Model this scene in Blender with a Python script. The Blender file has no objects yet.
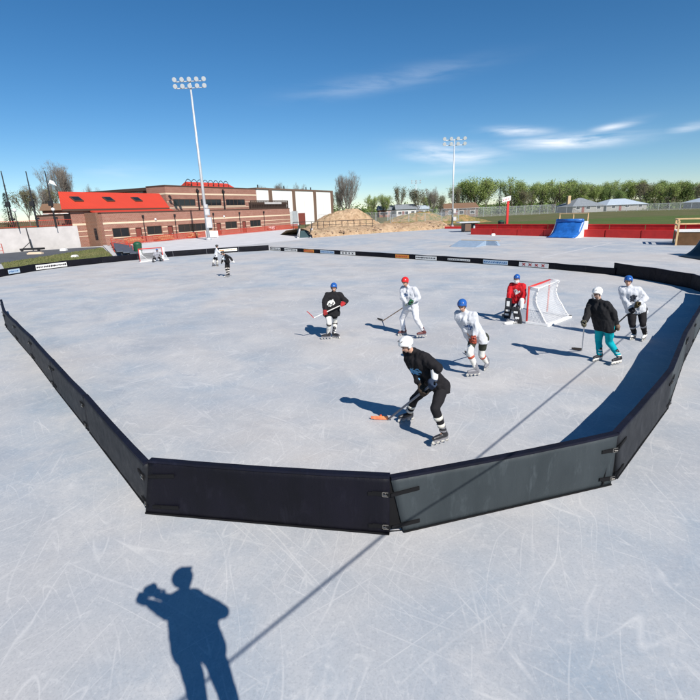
import bpy, bmesh, math, random
from mathutils import Vector, Matrix, noise
# (azimuth, elevation, half width, half height in degrees, strength, tilt)
CLOUDS = [(24.4, 5.95, 4.8, .55, 1.5, -.02), (12.2, 5.5, 4.6, .95, 1.0, -.10), (18.9, 7.3, 2.8, .40, 1.0, -.1), (28.0, 6.9, 2.0, .35, .8, .15), (34.5, 6.2, 1.6, .35, .5, 0.1), (10.5, 3.6, 6.0, .35, .20, .05), (-24.0, 4.6, 4.0, .9, .18, 0.0), (5.0, 13.0, 8.0, .8, .25, .1)]
SKY_STRENGTH = .083; SKY_SAT = 1.24; SKY_HUE = .497; SUN_E = 4.9; EXPO = 0.30
R = math.radians
V = Vector
C = bpy.context
SC = C.scene

# ------------------------------------------------------------------ camera
CAM_H = 3.95
cam_d = bpy.data.cameras.new('camera'); cam = bpy.data.objects.new('camera', cam_d)
SC.collection.objects.link(cam); SC.camera = cam
cam_d.sensor_width = 36; cam_d.sensor_fit = 'HORIZONTAL'; cam_d.lens = 36 * 467 / 700
cam_d.clip_start = 0.02; cam_d.clip_end = 6000
PITCH, ROLL = R(16.711), R(2.119)
m = Matrix.Rotation(R(90) - PITCH, 4, 'X') @ Matrix.Rotation(-ROLL, 4, 'Z')
cam.matrix_world = Matrix.Translation((0, 0, CAM_H)) @ m

# ------------------------------------------------------------------ sky, sun, exposure
SUN_DIR = V((.47 * math.cos(R(39)), -.883 * math.cos(R(39)), math.sin(R(39)))).normalized()   # towards the sun
w = bpy.data.worlds.new('World'); SC.world = w; w.use_nodes = True
nt = w.node_tree; nt.nodes.clear()
def N(t, ty, **k):
    n = t.nodes.new(ty)
    for a, b in k.items():
        setattr(n, a, b)
    return n
out = N(nt, 'ShaderNodeOutputWorld'); bg = N(nt, 'ShaderNodeBackground'); sky = N(nt, 'ShaderNodeTexSky', sky_type='NISHITA')
sky.sun_disc = False; sky.sun_elevation = R(39); sky.sun_rotation = math.atan2(SUN_DIR.x, SUN_DIR.y)
sky.altitude = 1800; sky.air_density = 1.0; sky.dust_density = 0.05; sky.ozone_density = 4.0
# thin cirrus streaks mixed into the sky by direction
tc = N(nt, 'ShaderNodeTexCoord'); sep = N(nt, 'ShaderNodeSeparateXYZ'); nt.links.new(tc.outputs['Generated'], sep.inputs[0])
def wm(op, a, b=None, c=None):
    n = N(nt, 'ShaderNodeMath', operation=op)
    for i, x in enumerate((a, b, c)):
        if x is None: continue
        if isinstance(x, (int, float)): n.inputs[i].default_value = x
        else: nt.links.new(x, n.inputs[i])
    return n.outputs[0]
az = wm('ARCTAN2', sep.outputs[0], sep.outputs[1])
el = wm('ARCSINE', sep.outputs[2])
cmb = N(nt, 'ShaderNodeCombineXYZ'); nt.links.new(wm('MULTIPLY', az, 2.2), cmb.inputs[0]); nt.links.new(wm('MULTIPLY', wm('ADD', el, wm('MULTIPLY', az, .03)), 15), cmb.inputs[1])
nz = N(nt, 'ShaderNodeTexNoise'); nz.inputs['Scale'].default_value = 3.0; nz.inputs['Detail'].default_value = 7; nz.inputs['Roughness'].default_value = .55; nz.inputs['Distortion'].default_value = .35
nt.links.new(cmb.outputs[0], nz.inputs['Vector'])
def cloud(a0, e0, wa, we, amp, tilt=0.0):
    da = wm('DIVIDE', wm('SUBTRACT', az, R(a0)), R(wa))
    de = wm('DIVIDE', wm('SUBTRACT', wm('SUBTRACT', el, R(e0)), wm('MULTIPLY', wm('SUBTRACT', az, R(a0)), tilt)), R(we))
    q = wm('ADD', wm('MULTIPLY', da, da), wm('MULTIPLY', de, de))
    g = wm('POWER', 2.718, wm('MULTIPLY', q, -1.0))
    return wm('MULTIPLY', g, amp)
CL = None
for a in CLOUDS:
    c1 = cloud(*a); CL = c1 if CL is None else wm('MAXIMUM', CL, c1)
tex = wm('MULTIPLY', wm('MAXIMUM', wm('SUBTRACT', nz.outputs[0], .34), 0.0), 3.2)
fac = N(nt, 'ShaderNodeMath', operation='MULTIPLY', use_clamp=True); nt.links.new(CL, fac.inputs[0]); nt.links.new(tex, fac.inputs[1])
mixc = N(nt, 'ShaderNodeMixRGB'); nt.links.new(fac.outputs[0], mixc.inputs[0])
hs = N(nt, 'ShaderNodeHueSaturation'); hs.inputs['Saturation'].default_value = SKY_SAT; hs.inputs['Hue'].default_value = SKY_HUE
nt.links.new(sky.outputs[0], hs.inputs['Color'])
nt.links.new(hs.outputs[0], mixc.inputs[1]); mixc.inputs[2].default_value = (10.0, 10.6, 11.4, 1)
nt.links.new(mixc.outputs[0], bg.inputs[0]); bg.inputs[1].default_value = SKY_STRENGTH
nt.links.new(bg.outputs[0], out.inputs[0])
sd = bpy.data.lights.new('sun', 'SUN'); sd.energy = SUN_E; sd.angle = R(.35); sd.color = (1.0, .955, .89)
so = bpy.data.objects.new('sun', sd); SC.collection.objects.link(so); so.rotation_euler = SUN_DIR.to_track_quat('Z', 'Y').to_euler(); so.location = (20, -30, 40)
SC.view_settings.view_transform = 'Standard'; SC.view_settings.look = 'None'; SC.view_settings.exposure = EXPO; SC.view_settings.gamma = 1
SC.view_settings.use_curve_mapping = False

TREES = [
    ('light', 50.6, 189, 0.41, 12.9, 'pale green leafy tree first tall one right of the floodlight pole', 1.03),
    ('con', 58.1, 183, 0.38, 9.7, 'dark conifer close beside the red sign post', 1.08),
    ('light2', 66.4, 193, 0.44, 12.6, 'yellow green leafy tree just right of the red sign post, behind', 0.78),
    ('tan', 67.9, 183, 0.38, 8.3, 'brownish budding tree between the sign post and the blue ramp', 0.8),
    ('con', 74.0, 183, 0.38, 8.4, 'dark conifer small, left of the blue ramp', 0.8),
    ('light2', 79.3, 185, 0.39, 11.0, 'yellow green leafy tree behind the left of the blue ramp', 0.99),
    ('mid', 89.7, 195, 0.45, 10.7, 'mid green leafy tree rising behind the blue ramp', 0.87),
    ('tan', 102.5, 207, 0.52, 9.5, 'brownish budding tree behind the grey hipped roof', 0.87),
    ('light2', 109.1, 210, 0.54, 10.4, 'yellow green leafy tree behind the pale blue roofed house', 1.03),
    ('con', 99.3, 183, 0.38, 7.2, 'dark conifer small, by the pale blue roofed house, left', 0.83),
    ('mid', 103.5, 183, 0.38, 6.5, 'mid green leafy tree small, by the pale blue roofed house, right', 0.84),
    ('tan', 115.2, 189, 0.41, 9.8, 'brownish budding tree right of the pale blue roofed house', 0.84),
    ('light2', 123.7, 195, 0.45, 8.4, 'yellow green leafy tree wide, above the right part of the red barrier', 1.0),
    ('light2', 122.2, 183, 0.38, 9.1, 'yellow green leafy tree above the wooden platform, left', 1.11),
    ('con', 113.8, 171, 0.31, 7.0, 'dark conifer tallest dark one above the right part of the red barrier', 1.3),
    ('mid', 128.4, 183, 0.38, 8.5, 'mid green leafy tree above the wooden platform, right', 1.04),
    ('tan', 124.9, 171, 0.31, 7.9, 'brownish budding tree at the right edge of the view', 0.87),
    ('light', 138.3, 183, 0.38, 8.9, 'pale green leafy tree just past the right edge of the view', 1.2),
    ('bare', 0.3, 125, 0.03, 12.8, 'leafless grey tree large, standing alone above the dirt mound', 0.64),
    ('tan', -2.6, 185, 0.39, 10.4, 'brownish budding tree behind the right corner of the white hall', 0.5),
    ('light2', 10.6, 190, 0.42, 8.3, 'yellow green leafy tree right of the tall lone tree', 0.58),
    ('light2', 16.5, 200, 0.48, 8.7, 'yellow green leafy tree between the lone tree and the distant pole', 0.67),
    ('tan', 22.7, 200, 0.48, 11.9, 'brownish budding tree just left of the small distant floodlight pole', 0.5),
    ('bare2', 30.4, 170, 0.3, 10.1, 'leafless grey tree right of the small distant floodlight pole', 0.68),
    ('tan', 38.7, 171, 0.31, 9.9, 'brownish budding tree immediately left of the floodlight pole', 0.5),
    ('tan', 29.3, 150, 0.18, 7.1, 'brownish budding tree low, behind the grassy mound', 0.54),
    ('red', 94.6, 201, 0.49, 6.0, 'dark purple leaved tree tucked between the blue ramp and the grey hipped roof', 0.76),
    ('bare', -56.2, 98, 3.0, 11.6, 'leafless grey tree largest, behind the dark masts', 0.71),
    ('bare2', -57.0, 92, 3.0, 7.7, 'leafless grey tree behind the leftmost dark mast', 0.8),
    ('tan', -58.2, 90, 3.0, 6.6, 'brownish budding tree low, between the first two masts', 0.68),
    ('con', -54.9, 80, 3.0, 5.5, 'dark conifer on the terrace at the left edge', 1.3),
    ('tan', -56.3, 94, 3.0, 6.9, 'brownish budding tree beside the brick house behind the masts', 0.58),
    ('bare2', -72.2, 140, 0.1, 13.1, 'leafless grey tree thin, behind the red roof', 0.5),
    ('tan', -59.5, 82, 3.0, 5.2, 'brownish budding tree at the very left edge of the terrace', 0.56),
    ('bare', -27.5, 210, 0.54, 15.3, 'leafless grey tree thin, above the middle of the white hall roof', 0.55),
    ('bare2', -19.0, 210, 0.54, 15.0, 'leafless grey tree thin, above the right of the white hall roof', 0.5),
    ('bare', -32.3, 200, 0.48, 13.8, 'leafless grey tree thin, above the left of the white hall roof', 0.51),
    ('tan', 29.9, 199, 0.47, 10.7, 'low brownish budding tree rear row, 6 steps left of the tall floodlight pole', 0.85),
    ('light2', 36.0, 211, 0.55, 8.2, 'low yellow green tree rear row, 4 steps left of the tall floodlight pole', 0.85),
    ('light2', 48.5, 198, 0.47, 11.9, 'airy yellow green tree rear row, 2 steps right of the tall floodlight pole', 0.85),
    ('tan', 61.8, 213, 0.56, 13.5, 'airy brownish budding tree rear row, 3 steps left of the red sign post', 0.85),
    ('mid', 70.1, 197, 0.46, 8.6, 'round mid green tree rear row, 3 steps right of the red sign post', 0.85),
    ('light2', 81.5, 213, 0.56, 11.2, 'round yellow green tree rear row, 5 steps right of the red sign post', 0.85),
    ('light', 81.1, 201, 0.49, 10.9, 'round pale green tree rear row, 5 steps left of the blue ramp', 0.85),
    ('light', 90.7, 204, 0.5, 9.3, 'tall pale green tree rear row, 1 steps left of the blue ramp', 0.85),
    ('light2', 93.7, 196, 0.46, 10.8, 'round yellow green tree rear row, 1 steps right of the blue ramp', 0.85),
    ('light', 103.0, 204, 0.5, 9.2, 'tall pale green tree rear row, 4 steps right of the blue ramp', 0.85),
    ('mid', 108.2, 202, 0.49, 7.9, 'round mid green tree rear row, 2 steps left of the pale roofed houses', 0.85),
    ('light2', 113.2, 205, 0.51, 10.7, 'round yellow green tree rear row, 1 steps left of the pale roofed houses', 0.85),
    ('light2', 119.1, 207, 0.52, 7.6, 'round yellow green tree rear row, 1 steps right of the pale roofed houses', 0.85),
    ('light', 121.9, 206, 0.52, 10.8, 'round pale green tree rear row, 3 steps right of the pale roofed houses', 0.85),
    ('light', 131.6, 212, 0.55, 8.8, 'tall pale green tree rear row, 6 steps right of the pale roofed houses', 0.85),
    ('mid', 131.9, 203, 0.5, 9.7, 'round mid green tree rear row, 6 steps left of the wooden platform', 0.85),
    ('light', 135.2, 198, 0.47, 8.8, 'round pale green tree rear row, 2 steps left of the wooden platform', 0.85),
    ('light2', 152.1, 213, 0.56, 6.6, 'tall yellow green tree rear row, 1 steps right of the wooden platform', 0.85),
]
HOUSES = [
    (82.0, 170, .3, 11.5, 10, 2.0, 2.7, math.radians(8), 'house with a grey hipped roof and tan chimney behind the blue ramp', 'greysiding', 'shingle', True, -4.3),
    (98.5, 176, .3, 16, 10, 1.9, 2.1, math.radians(10), 'low house with a pale blue grey roof right of the grey roofed one', 'greysiding', 'shingle2', True, None),
    (123.5, 166, .3, 10, 8, 1.9, 1.7, math.radians(12), 'low pale roofed house at the right edge behind the fence', 'greysiding', 'shingle2', True, None),
    (24.6, 200, .5, 8, 7, 2.8, 2.0, math.radians(4), 'distant white gabled house left of the small floodlight pole', 'siding', 'shingle', False, None),
    (17.0, 204, .5, 6, 6, 2.8, 1.8, math.radians(4), 'distant brick house with a grey roof behind the low fence', 'housebrick', 'shingle', False, None),
    (33.0, 210, .5, 6, 6, 2.6, 1.6, math.radians(-4), 'distant pale house right of the small floodlight pole', 'siding', 'shingle2', False, None),
    (38.5, 165, .3, 11, 8, 2.7, 1.8, math.radians(2), 'low open brick pavilion with a brown roof right of the tall floodlight pole', 'pilaster', 'brownroof', False, None),
    (-51.0, 87, 3.05, 3.6, 4, 2.6, 1.2, math.radians(20), 'small red brick house glimpsed on the terrace behind the masts', 'housebrick', 'brownroof', False, None),
]

PEOPLE = {'bluecap': {'ankles': [[-0.235, -0.203, 0.2], [0.2, 0.337, 0.13]],
             'base': [3.229, 10.76, 0.0],
             'elbows': [[-0.676, -0.203, 1.136], [-0.162, -0.283, 1.102]],
             'feet': [[[-0.495, -0.245, 0.0], [-0.119, -0.186, 0.0]], [[0.117, -0.089, 0.0], [0.497, 0.519, 0.0]]],
             'hands': [[-0.516, -0.383, 0.851], [-0.35, -0.383, 0.999]],
             'head': [-0.627, -0.263, 1.74],
             'hips': [[-0.266, 0.03, 0.852], [-0.048, -0.096, 0.852]],
             'knees': [[-0.407, -0.273, 0.622], [-0.021, 0.114, 0.452]],
             'scale': 0.97,
             'shoulders': [[-0.642, -0.086, 1.457], [-0.306, -0.28, 1.457]],
             'yaw': 240},
 'farblack': {'ankles': [[-0.023, 0.074, 0.174], [0.069, 0.093, 0.192]],
              'base': [-7.835, 30.823, 0.0],
              'elbows': [[-0.195, -0.017, 1.139], [0.417, -0.204, 1.25]],
              'feet': [[[-0.177, -0.048, 0.0], [0.063, 0.126, 0.0]], [[0.018, -0.368, 0.0], [0.095, 0.29, 0.0]]],
              'hands': [[-0.233, -0.217, 0.979], [0.531, -0.217, 0.996]],
              'head': [-0.089, -0.217, 1.55],
              'hips': [[-0.018, 0.179, 0.948], [0.116, -0.013, 0.948]],
              'knees': [[-0.052, 0.014, 0.625], [0.075, 0.157, 0.603]],
              'scale': 0.9,
              'shoulders': [[-0.058, 0.031, 1.414], [0.149, -0.264, 1.414]],
              'yaw': 215},
 'fargoalie': {'ankles': [[-0.157, -0.482, 0.075], [0.202, 0.41, 0.032]],
               'base': [-17.409, 43.66, 0.0],
               'elbows': [[-0.314, -0.086, 0.566], [0.366, 0.184, 0.548]],
               'feet': [[[-0.319, -0.299, 0.0], [0.018, -0.561, 0.0]], [[0.012, 0.478, 0.0], [0.288, 0.381, 0.0]]],
               'hands': [[-0.227, 0.014, 0.368], [0.565, 0.014, 0.401]],
               'head': [0.068, 0.114, 0.998],
               'hips': [[-0.125, 0.08, 0.332], [0.017, 0.249, 0.332]],
               'knees': [[-0.269, -0.212, 0.237], [0.308, 0.079, 0.218]],
               'scale': 0.85,
               'shoulders': [[-0.098, -0.016, 0.784], [0.12, 0.244, 0.784]],
               'yaw': 320},
 'farwhite': {'ankles': [[-0.118, -0.216, 0.13], [0.056, 0.233, 0.073]],
              'base': [-10.418, 37.535, 0.0],
              'elbows': [[0.023, 0.068, 1.014], [0.439, -0.191, 1.104]],
              'feet': [[[0.005, -0.1, 0.0], [-0.233, -0.266, 0.0]], [[0.275, 0.058, 0.0], [-0.047, 0.308, 0.0]]],
              'hands': [[0.223, -0.092, 0.91], [0.523, 0.008, 0.957]],
              'head': [0.286, 0.008, 1.534],
              'hips': [[0.073, 0.118, 0.8], [0.153, -0.101, 0.8]],
              'knees': [[-0.155, 0.044, 0.41], [0.161, 0.019, 0.39]],
              'scale': 0.9,
              'shoulders': [[0.14, 0.178, 1.317], [0.263, -0.161, 1.317]],
              'yaw': 20},
 'goalie': {'ankles': [[-0.076, 0.365, 0.08], [0.085, -0.38, 0.064]],
            'base': [5.772, 15.99, 0.0],
            'elbows': [[-0.274, -0.108, 0.972], [0.334, -0.298, 0.909]],
            'feet': [[[-0.165, 0.501, 0.0], [0.028, 0.307, 0.0]], [[-0.088, -0.463, 0.0], [0.225, -0.344, 0.0]]],
            'hands': [[-0.285, -0.308, 0.712], [0.155, -0.308, 0.696]],
            'head': [-0.016, -0.158, 1.486],
            'hips': [[0.024, 0.063, 0.689], [0.227, -0.078, 0.689]],
            'knees': [[-0.087, 0.193, 0.403], [-0.015, -0.35, 0.462]],
            'scale': 0.95,
            'shoulders': [[-0.116, 0.001, 1.252], [0.195, -0.216, 1.252]],
            'yaw': 235},
 'redcap': {'ankles': [[-0.224, 0.269, 0.128], [0.324, -0.226, 0.252]],
            'base': [1.988, 14.359, 0.0],
            'elbows': [[-0.286, -0.119, 1.231], [0.223, -0.249, 1.29]],
            'feet': [[[-0.438, 0.176, 0.0], [-0.164, 0.309, 0.0]], [[0.146, -0.282, 0.0], [0.456, -0.203, 0.0]]],
            'hands': [[-0.374, -0.349, 1.013], [-0.074, -0.299, 1.169]],
            'head': [-0.223, -0.099, 1.756],
            'hips': [[-0.137, 0.076, 0.9], [0.076, -0.073, 0.9]],
            'knees': [[-0.28, 0.256, 0.549], [0.077, -0.386, 0.682]],
            'scale': 1.0,
            'shoulders': [[-0.247, 0.066, 1.523], [0.081, -0.164, 1.523]],
            'yaw': 235},
 'striker': {'ankles': [[-0.172, 0.545, 0.137], [0.283, -0.489, 0.269]],
             'base': [1.258, 7.719, 0.0],
             'elbows': [[-0.084, -0.152, 1.116], [0.224, -0.612, 1.423]],
             'feet': [[[-0.44, 0.46, 0.0], [-0.109, 0.581, 0.0]], [[0.109, -0.6, 0.0], [0.441, -0.441, 0.0]]],
             'hands': [[-0.098, -0.392, 0.944], [0.08, -0.552, 1.172]],
             'head': [-0.314, -0.292, 1.747],
             'hips': [[0.163, 0.034, 0.924], [0.312, -0.178, 0.924]],
             'knees': [[-0.093, 0.284, 0.553], [0.145, -0.509, 0.714]],
             'scale': 1.0,
             'shoulders': [[-0.13, -0.028, 1.461], [0.099, -0.356, 1.461]],
             'yaw': 215},
 'tealpants': {'ankles': [[-0.169, 0.218, 0.133], [0.097, -0.172, 0.224]],
               'base': [6.575, 11.169, 0.0],
               'elbows': [[-0.69, 0.003, 1.233], [-0.142, -0.279, 1.313]],
               'feet': [[[-0.35, 0.125, 0.0], [-0.039, 0.257, 0.0]], [[0.07, -0.238, 0.0], [0.319, -0.144, 0.0]]],
               'hands': [[-0.876, -0.207, 1.112], [-0.073, -0.207, 0.995]],
               'head': [-0.604, -0.137, 1.8],
               'hips': [[-0.326, 0.09, 0.916], [-0.216, -0.145, 0.916]],
               'knees': [[-0.209, 0.29, 0.554], [-0.076, 0.038, 0.557]],
               'scale': 1.0,
               'shoulders': [[-0.588, 0.074, 1.542], [-0.419, -0.289, 1.542]],
               'yaw': 205},
 'waiter': {'ankles': [[-0.103, -0.059, 0.174], [0.1, 0.093, 0.138]],
            'base': [-0.583, 14.502, 0.0],
            'elbows': [[-0.196, -0.073, 1.188], [0.439, 0.037, 1.237]],
            'feet': [[[-0.287, -0.061, 0.0], [-0.012, -0.058, 0.0]], [[0.244, -0.024, 0.0], [0.056, 0.143, 0.0]]],
            'hands': [[-0.174, -0.233, 0.915], [0.412, -0.263, 1.159]],
            'head': [0.152, -0.003, 1.623],
            'hips': [[-0.102, 0.035, 0.805], [0.148, -0.001, 0.805]],
            'knees': [[-0.032, -0.279, 0.599], [0.13, 0.269, 0.474]],
            'scale': 0.97,
            'shoulders': [[-0.068, 0.044, 1.429], [0.317, -0.01, 1.429]],
            'yaw': 262},
 'whitejersey': {'ankles': [[-0.073, 0.153, 0.133], [0.12, -0.035, 0.175]],
                 'base': [8.465, 13.08, 0.0],
                 'elbows': [[-0.626, 0.059, 1.103], [-0.068, -0.141, 1.255]],
                 'feet': [[[-0.288, -0.031, 0.0], [0.076, 0.232, 0.0]], [[-0.063, -0.264, 0.0], [0.275, 0.063, 0.0]]],
                 'hands': [[-0.709, -0.191, 0.929], [-0.337, -0.241, 1.105]],
                 'head': [-0.538, 0.029, 1.722],
                 'hips': [[-0.273, 0.125, 0.841], [-0.043, -0.007, 0.841]],
                 'knees': [[-0.296, -0.045, 0.499], [-0.119, -0.235, 0.57]],
                 'scale': 1.02,
                 'shoulders': [[-0.586, 0.161, 1.435], [-0.233, -0.043, 1.435]],
                 'yaw': 240}}

# ------------------------------------------------------------------ helpers
class MB:
    def __init__(s): s.v = []; s.f = []; s.m = []; s.k = 0
    def add(s, vs, fs):
        o = len(s.v); s.v += [V(x) for x in vs]; s.f += [tuple(i + o for i in f) for f in fs]; s.m += [s.k] * len(fs); return s
    def box(s, x0, x1, y0, y1, z0, z1, M=None):
        vs = [V((x, y, z)) for z in (z0, z1) for y in (y0, y1) for x in (x0, x1)]
        if M is not None: vs = [M @ v for v in vs]
        return s.add(vs, [(0, 2, 3, 1), (4, 5, 7, 6), (0, 1, 5, 4), (2, 6, 7, 3), (0, 4, 6, 2), (1, 3, 7, 5)])
    def tube(s, p, q, r0, r1=None, n=8, cap=True):
        p = V(p); q = V(q); r1 = r0 if r1 is None else r1
        d = (q - p)
        if d.length < 1e-6: return s
        d.normalize(); a = d.orthogonal().normalized(); b = d.cross(a)
        vs = []
        for c, r in ((p, r0), (q, r1)):
            for i in range(n):
                t = 2 * math.pi * i / n; vs.append(c + a * (r * math.cos(t)) + b * (r * math.sin(t)))
        fs = [(i, (i + 1) % n, n + (i + 1) % n, n + i) for i in range(n)]
        if cap: fs += [tuple(range(n - 1, -1, -1)), tuple(range(n, 2 * n))]
        return s.add(vs, fs)
    def path(s, pts, r, n=8):
        pts = [V(p) for p in pts]
        for i in range(len(pts) - 1):
            s.tube(pts[i], pts[i + 1], r[i] if isinstance(r, (list, tuple)) else r, r[i + 1] if isinstance(r, (list, tuple)) else r, n)
            if 0 < i: s.sph(pts[i], (r[i] if isinstance(r, (list, tuple)) else r), n, max(4, n // 2))
        return s
    def bar(s, p, q, w_, h_, up=(0, 0, 1)):
        p = V(p); q = V(q); d = q - p; L = d.length
        if L < 1e-6: return s
        d.normalize(); u = V(up); x = d.cross(u)
        if x.length < 1e-4: x = d.orthogonal()
        x.normalize(); u = x.cross(d)
        vs = [c + x * (a * w_ / 2) + u * (b * h_ / 2) for c in (p, q) for a, b in ((-1, -1), (1, -1), (1, 1), (-1, 1))]
        return s.add(vs, [(0, 1, 2, 3), (7, 6, 5, 4), (0, 4, 5, 1), (1, 5, 6, 2), (2, 6, 7, 3), (3, 7, 4, 0)])
    def sph(s, c, r, n=12, k=8, M=None):
        c = V(c); rr = (r, r, r) if isinstance(r, (int, float)) else r
        vs = []; fs = []
        for j in range(1, k):
            th = math.pi * j / k
            for i in range(n):
                ph = 2 * math.pi * i / n
                v = V((rr[0] * math.sin(th) * math.cos(ph), rr[1] * math.sin(th) * math.sin(ph), rr[2] * math.cos(th)))
                vs.append(c + (M @ v if M is not None else v))
        for v in (V((0, 0, rr[2])), V((0, 0, -rr[2]))): vs.append(c + (M @ v if M is not None else v))
        T = len(vs) - 2; B = len(vs) - 1
        for j in range(k - 2):
            for i in range(n):
                a = j * n + i; b = j * n + (i + 1) % n; fs.append((a, a + n, b + n, b))
        for i in range(n):
            fs.append((T, i, (i + 1) % n)); o = (k - 2) * n; fs.append((B, o + (i + 1) % n, o + i))
        return s.add(vs, fs)
    def caps(s, a, b, ra, rb=None, n=14):
        rb = ra if rb is None else rb
        s.tube(a, b, ra, rb, n); s.sph(a, ra, n, 8); s.sph(b, rb, n, 8); return s
    def prism(s, poly, z0, z1):
        n = len(poly); vs = [V((p[0], p[1], z0)) for p in poly] + [V((p[0], p[1], z1)) for p in poly]
        ar = sum(poly[i][0] * poly[(i + 1) % n][1] - poly[(i + 1) % n][0] * poly[i][1] for i in range(n))
        fs = [tuple(range(n - 1, -1, -1)), tuple(range(n, 2 * n))] + [(i, (i + 1) % n, n + (i + 1) % n, n + i) for i in range(n)]
        if ar < 0: fs = [tuple(reversed(f)) for f in fs]
        return s.add(vs, fs)
    def extrude(s, poly, d):
        """closed planar polygon of 3D points extruded along d"""
        n = len(poly); d = V(d); vs = [V(p) for p in poly] + [V(p) + d for p in poly]
        return s.add(vs, [tuple(range(n - 1, -1, -1)), tuple(range(n, 2 * n))] + [(i, (i + 1) % n, n + (i + 1) % n, n + i) for i in range(n)])
    def build(s, name, mats, parent=None, smooth=False, recalc=True):
        me = bpy.data.meshes.new(name)
        off = V((0, 0, 0))
        if parent is not None: off = world_loc(parent)
        me.from_pydata([v - off for v in s.v], [], s.f)
        if not isinstance(mats, (list, tuple)): mats = [mats]
        for q in mats: me.materials.append(q)
        for p, k in zip(me.polygons, s.m): p.material_index = k; p.use_smooth = smooth
        if recalc:
            bm = bmesh.new(); bm.from_mesh(me); bmesh.ops.recalc_face_normals(bm, faces=bm.faces); bm.to_mesh(me); bm.free()
        o = bpy.data.objects.new(name, me); SC.collection.objects.link(o)
        if parent is not None: o.parent = parent
        return o
def world_loc(o):
    p = V((0, 0, 0))
    while o is not None: p += o.location; o = o.parent
    return p
def tag(o, label=None, cat=None, group=None, kind=None):
    if label: o['label'] = label
    if cat: o['category'] = cat
    if group: o['group'] = group
    if kind: o['kind'] = kind
    return o
def thing(name, loc, label, cat, group=None):
    o = bpy.data.objects.new(name, None); SC.collection.objects.link(o); o.location = loc; o.empty_display_size = .2
    return tag(o, label, cat, group)
def kids(o): return [c for c in bpy.data.objects if c.parent == o]
def copy_tree(o, parent=None, km=None):
    c = o.copy(); SC.collection.objects.link(c); c.parent = parent
    for ch in kids(o): copy_tree(ch, c)
    return c
def remeshed(mb, voxel, smooth_it=6, rough=0.0, rs=6.0):
    """fuse overlapping closed shapes into one continuous skin"""
    me = bpy.data.meshes.new('t'); me.from_pydata(mb.v, [], mb.f)
    bm = bmesh.new(); bm.from_mesh(me); bmesh.ops.recalc_face_normals(bm, faces=bm.faces); bm.to_mesh(me); bm.free()
    o = bpy.data.objects.new('t', me); SC.collection.objects.link(o)
    md = o.modifiers.new('r', 'REMESH'); md.mode = 'VOXEL'; md.voxel_size = voxel; md.use_smooth_shade = True
    if smooth_it:
        s = o.modifiers.new('s', 'SMOOTH'); s.iterations = smooth_it; s.factor = .5
    dg = C.evaluated_depsgraph_get(); dg.update()
    ev = o.evaluated_get(dg); r = bpy.data.meshes.new_from_object(ev)
    bpy.data.objects.remove(o); bpy.data.meshes.remove(me)
    b = MB(); b.v = [v.co.copy() for v in r.vertices]; b.f = [tuple(p.vertices) for p in r.polygons]; b.m = [0] * len(b.f)
    if rough:
        for i, v in enumerate(b.v):
            nn = r.vertices[i].normal
            b.v[i] = v + nn * (noise.noise(v * rs) * rough + noise.noise(v * rs * 2.7) * rough * .5)
    bpy.data.meshes.remove(r)
    return b

# ------------------------------------------------------------------ materials
def mat(name, col, rough=.7, spec=.3, metal=0.0, var=.0, vscale=4.0, bump=0.0, bscale=30.0, col2=None, detail=5, coat=0.0):
    m_ = bpy.data.materials.new(name); m_.use_nodes = True; t = m_.node_tree; p = t.nodes['Principled BSDF']
    p.inputs['Base Color'].default_value = (*col, 1); p.inputs['Roughness'].default_value = rough
    p.inputs['Specular IOR Level'].default_value = spec; p.inputs['Metallic'].default_value = metal
    if coat: p.inputs['Coat Weight'].default_value = coat
    tcn = t.nodes.new('ShaderNodeTexCoord')
    if var or col2:
        n = t.nodes.new('ShaderNodeTexNoise'); n.inputs['Scale'].default_value = vscale; n.inputs['Detail'].default_value = detail; n.inputs['Roughness'].default_value = .6
        t.links.new(tcn.outputs['Object'], n.inputs['Vector'])
        r = t.nodes.new('ShaderNodeMapRange'); r.inputs[1].default_value = .32; r.inputs[2].default_value = .68
        t.links.new(n.outputs[0], r.inputs[0])
        x = t.nodes.new('ShaderNodeMixRGB'); t.links.new(r.outputs[0], x.inputs[0])
        c2 = col2 or tuple(min(1, c * (1 + var)) for c in col); c1 = col if col2 else tuple(c * (1 - var) for c in col)
        x.inputs[1].default_value = (*c1, 1); x.inputs[2].default_value = (*c2, 1)
        t.links.new(x.outputs[0], p.inputs['Base Color'])
    if bump:
        n2 = t.nodes.new('ShaderNodeTexNoise'); n2.inputs['Scale'].default_value = bscale; n2.inputs['Detail'].default_value = 4
        t.links.new(tcn.outputs['Object'], n2.inputs['Vector'])
        b = t.nodes.new('ShaderNodeBump'); b.inputs['Strength'].default_value = bump; b.inputs['Distance'].default_value = .02
        t.links.new(n2.outputs[0], b.inputs['Height']); t.links.new(b.outputs[0], p.inputs['Normal'])
    return m_
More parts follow.
